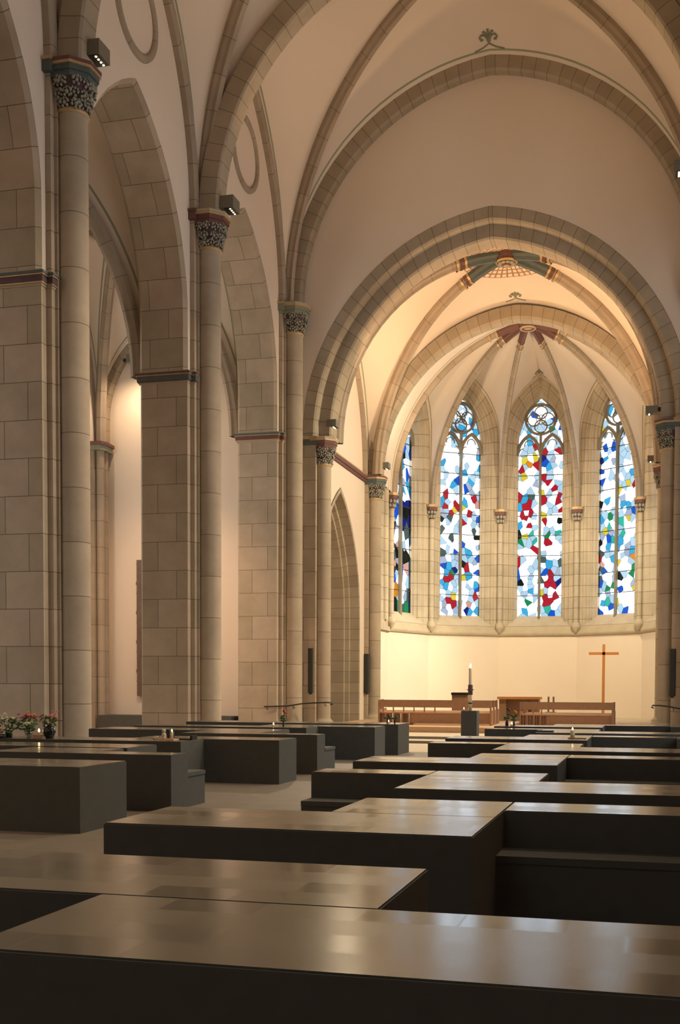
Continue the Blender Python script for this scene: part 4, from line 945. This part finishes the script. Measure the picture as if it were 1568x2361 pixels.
def speaker(label, x, y, z0, z1):
    t = thing('loudspeaker', label, 'loudspeaker', (x, y, z0)); h = z1-z0
    m = MB(); m.prism([(-.1, .06), (-.1, -.04), (-.06, -.08), (.06, -.08), (.1, -.04), (.1, .06)], 0, h, M['speaker']); m.build('cabinet', parent=t)
    m = MB(); m.box(-.05, .05, -.06, .06, -.05, 0, M['iron']); m.build('foot_plate', parent=t); m = MB(); m.box(-.03, .03, .05, .16, h*.4, h*.5, M['iron']); m.build('bracket', parent=t)
speaker('slim dark column loudspeaker left of the left chancel arch column', AX-6.32, YE+.02, 1.36, 2.95)
speaker('slim dark column loudspeaker beside the column of the inner apse arch', AX-6.15, Y2-.42, 1.32, 2.97)
speaker('slim dark column loudspeaker on the right chancel arch column', AX+6.2, YE-.0, 1.32, 2.88)
def rail(label, pts, brs, yb):
    t = thing('handrail', label, 'handrail', pts[0]); P0 = Vector(pts[0])
    m = MB(); m.tube([Vector(p)-P0 for p in pts], .025, 8, M['iron']); m.build('rail', parent=t)
    for (x, y, z) in brs:
        m = MB(); m.tube([Vector(q)-P0 for q in ((x, y, z-.01), (x, y, z-.08), (x, y+.05, z-.1), (x, y+yb, z-.09))], .014, 6, M['iron']); m.build('bracket', parent=t)
rail('dark iron handrail curving up in front of the left chancel columns', [(-13.15, 36.45, .87), (-12.85, 36.5, .875), (-12.4, 36.78, .89), (-11.95, 36.95, .97), (-11.6, 37.1, 1.0), (-11.1, 37.25, 1.02), (-10.92, 37.3, 1.01), (-10.90, 37.32, .96), (-10.98, 37.32, .94)], [(-13.05, 36.46, .87), (-12.2, 36.85, .92), (-11.15, 37.24, 1.0)], .2)
rail('dark iron handrail beside the right chancel column, cut by the frame', [(.12, 37.1, .93), (.06, 37.08, .96), (.09, 37.08, 1.02), (.3, 37.0, 1.02), (.6, 36.9, .99), (.9, 36.8, .93), (1.3, 36.7, .88)], [(.75, 36.85, .96)], .5)

# ------------------------------------------------------------------ light fittings
def fixture(label, x, y, z, rz=0, w=.42, h=.28, d=.47, lampn=4, up=True):
    t = thing('spotlight_box', label, 'spotlight', (x, y, z), rz)
    m = MB(); e = .05
    m.box(-w/2, w/2, -d/2, d/2, 0, h, M['fixture']); m.build('housing', parent=t)
    m = MB(); m.box(-.02, w/2-.04, -d/2+.03, d/2-.02, -.012, .0, M['black']); m.build('baffle', parent=t)
    for i in range(lampn):
        c = MB(); yy = -d/2+.09+i*(d-.16)/(max(1, lampn-1)); c.lathe(w/2-.12, yy, [(0, -.028), (.018, -.026), (.027, -.012)], 12, M['lamp']); c.build('lamp', parent=t)
    m = MB(); m.box(-w/2-.2, -w/2, -.05, .05, .08, .2, M['black']); m.build('bracket', parent=t)
    if up: c = MB(); c.lathe(-.08, 0, [(.035, h), (.035, h+.02), (0, h+.035)], 12, M['lamp']); c.build('uplight_lamp', parent=t)
fixture('large box spotlight beside the nearest column capital, four glowing lamps', -11.96, 22.25, 15.18, w=.52, h=.32, d=.50)
fixture('box spotlight above the middle column capital, one lamp glowing', -11.84, 29.75, 15.05, w=.54, h=.34, d=.52)
fixture('box spotlight above the left chancel arch capital', -11.15, 38.1, 10.85, w=.34, h=.24, d=.4)
fixture('box spotlight above the capital of the inner apse arch, left side', -11.0, 45.55, 10.8, w=.34, h=.24, d=.4)
fixture('box spotlight above the right chancel arch capital', -.08, 38.1, 10.72, PI, .40, .24, .3)
fixture('box spotlight of the inner apse arch, right side', -.05, 45.55, 10.62, PI, .36, .22, .3)
fixture('box spotlight at the right frame edge, below the nave arch', .62, 29.9, 14.85, PI, .42, .28, .4)
fixture('small box spotlight in the left aisle above the middle pier impost', -18.3, 37.0, 13.25, 0, .5, .3, .45, 3)

# ------------------------------------------------------------------ lights
def spot(x, y, z, tgt, W_, size=2.2, col=(1, .70, .42), blend=.9, r=.12):
    l = bpy.data.lights.new('spot', 'SPOT'); l.energy = W_; l.color = col; l.spot_size = size; l.spot_blend = blend; l.shadow_soft_size = r
    o = bpy.data.objects.new('spot_light', l); COL.objects.link(o); o.location = (x, y, z)
    o.rotation_euler = (Vector(tgt)-Vector((x, y, z))).to_track_quat('-Z', 'Y').to_euler(); return o
WARM = (1, .68, .40)
NAVE_UP = 240
for (x, y) in ((-10.9, 22.6), (-10.9, 30.4), (.0, 30.5), (.0, 22.6), (.0, 14.8), (-10.9, 14.8)):
    spot(x, y, 15.75, (AX, y+2.5, 24), NAVE_UP, 2.6, (1, .66, .37))
for y, e in ((30.2, 2600), (22.4, 2600), (14.6, 2600), (6.9, 2200)):
    spot(.35, y, 14.9, (-9.5, y-4.5, 3), e*1.5, 1.55, (1, .78, .53), .8, .15)
spot(-.35, 38.3, 10.6, (-11.8, 43.2, 6), 5200, 1.9, (1, .84, .55))
spot(-.8, 39.3, 11.3, (-5.5, 44, 18), 1500, 2.4, (1, .64, .34))
spot(-10.2, 39.3, 11.4, (-5.5, 44, 18), 1300, 2.4, (1, .64, .34))
spot(-.3, 45.7, 10.55, (-8, 54, 3), 3700, 2.0, (1, .85, .56))
spot(-.4, 45.9, 10.5, (-11.3, 50.2, 2.6), 5200, .75, (1, .90, .68), .9)
spot(-10.7, 45.7, 10.75, (-2.5, 54, 3), 2600, 2.0, (1, .85, .56))
spot(-10.7, 45.8, 11.15, (-4, 52, 17), 1000, 2.3, (1, .78, .50))
spot(-.3, 45.8, 11.0, (-7, 52, 17), 1000, 2.3, (1, .78, .50))
spot(-.6, 37.9, 10.6, (-6.5, 31, 0), 6000, 1.5, (1, .82, .55), 1)
spot(-10.6, 37.9, 10.6, (-4, 31, 0), 3500, 1.5, (1, .82, .55), 1)
spot(-18.2, 36.3, 13.0, (-17.2, 37.6, 1), 420, 3.0, (1, .72, .46), 1)
spot(-15, 31, 9.5, (-18, 37.6, 1), 1700, 1.6, (1, .64, .38), 1)
def area(x, y, z, dirv, w, h, E_, col=(1, 1, 1), portal=False):
    l = bpy.data.lights.new('daylight', 'AREA'); l.shape = 'RECTANGLE'; l.size = w; l.size_y = h; l.energy = E_; l.color = col
    o = bpy.data.objects.new('window_portal' if portal else 'window_daylight', l); COL.objects.link(o); o.location = (x, y, z)
    o.rotation_euler = Vector(dirv).to_track_quat('-Z', 'Y').to_euler()
    if portal: l.cycles.is_portal = True
    return o
area(AX, -8.6, 11, (0, 1, -.12), 5, 6, 200, (.86, .95, 1))  # added cool fill on the windowless west wall, lifts the dark block fronts
area(XO+.05, 31.5, 8, (1, .25, 0), 2.6, 7, 520, (1, 1, .93))
for (p, outv, w_, h_) in portals: area(p[0], p[1], p[2], (-outv[0], -outv[1], 0), w_, h_, 0, portal=True)
for y in wy: area(xr+.3, y, 7.75, (-1, 0, 0), 3.2, 7.5, 0, portal=True)
wd = bpy.data.worlds.new('sky'); SC.world = wd; wd.use_nodes = True
bg = wd.node_tree.nodes['Background']; bg.inputs[0].default_value = (.86, .94, 1, 1); bg.inputs[1].default_value = 6.0

# ------------------------------------------------------------------ camera
F_, PSI, PIT, ROLL, CX, CY = 2529.3267, .2439, -.0415, .0049, 868.26, 1687.48
import json
f = Vector((-math.sin(PSI)*math.cos(PIT), math.cos(PSI)*math.cos(PIT), math.sin(PIT)))
r = Vector((math.cos(PSI), math.sin(PSI), 0)); u = r.cross(f)
r2 = math.cos(ROLL)*r+math.sin(ROLL)*u; u2 = -math.sin(ROLL)*r+math.cos(ROLL)*u
cam = bpy.data.cameras.new('camera'); co = bpy.data.objects.new('camera', cam); COL.objects.link(co); SC.camera = co
mw = Matrix((r2, u2, -f)).transposed().to_4x4(); mw.translation = Vector((0, 0, 1.6)); co.matrix_world = mw
W_, H_ = 1568, 2361
cam.sensor_fit = 'VERTICAL'; cam.sensor_height = 36; cam.lens = F_*36/H_
cam.shift_x = (W_/2-CX)/H_; cam.shift_y = (CY-H_/2)/H_
cam.clip_start = .1; cam.clip_end = 300
SC.view_settings.view_transform = 'Standard'; SC.view_settings.look = 'None'; SC.view_settings.gamma = 1; SC.view_settings.exposure = 0
SC.view_settings.use_curve_mapping = False
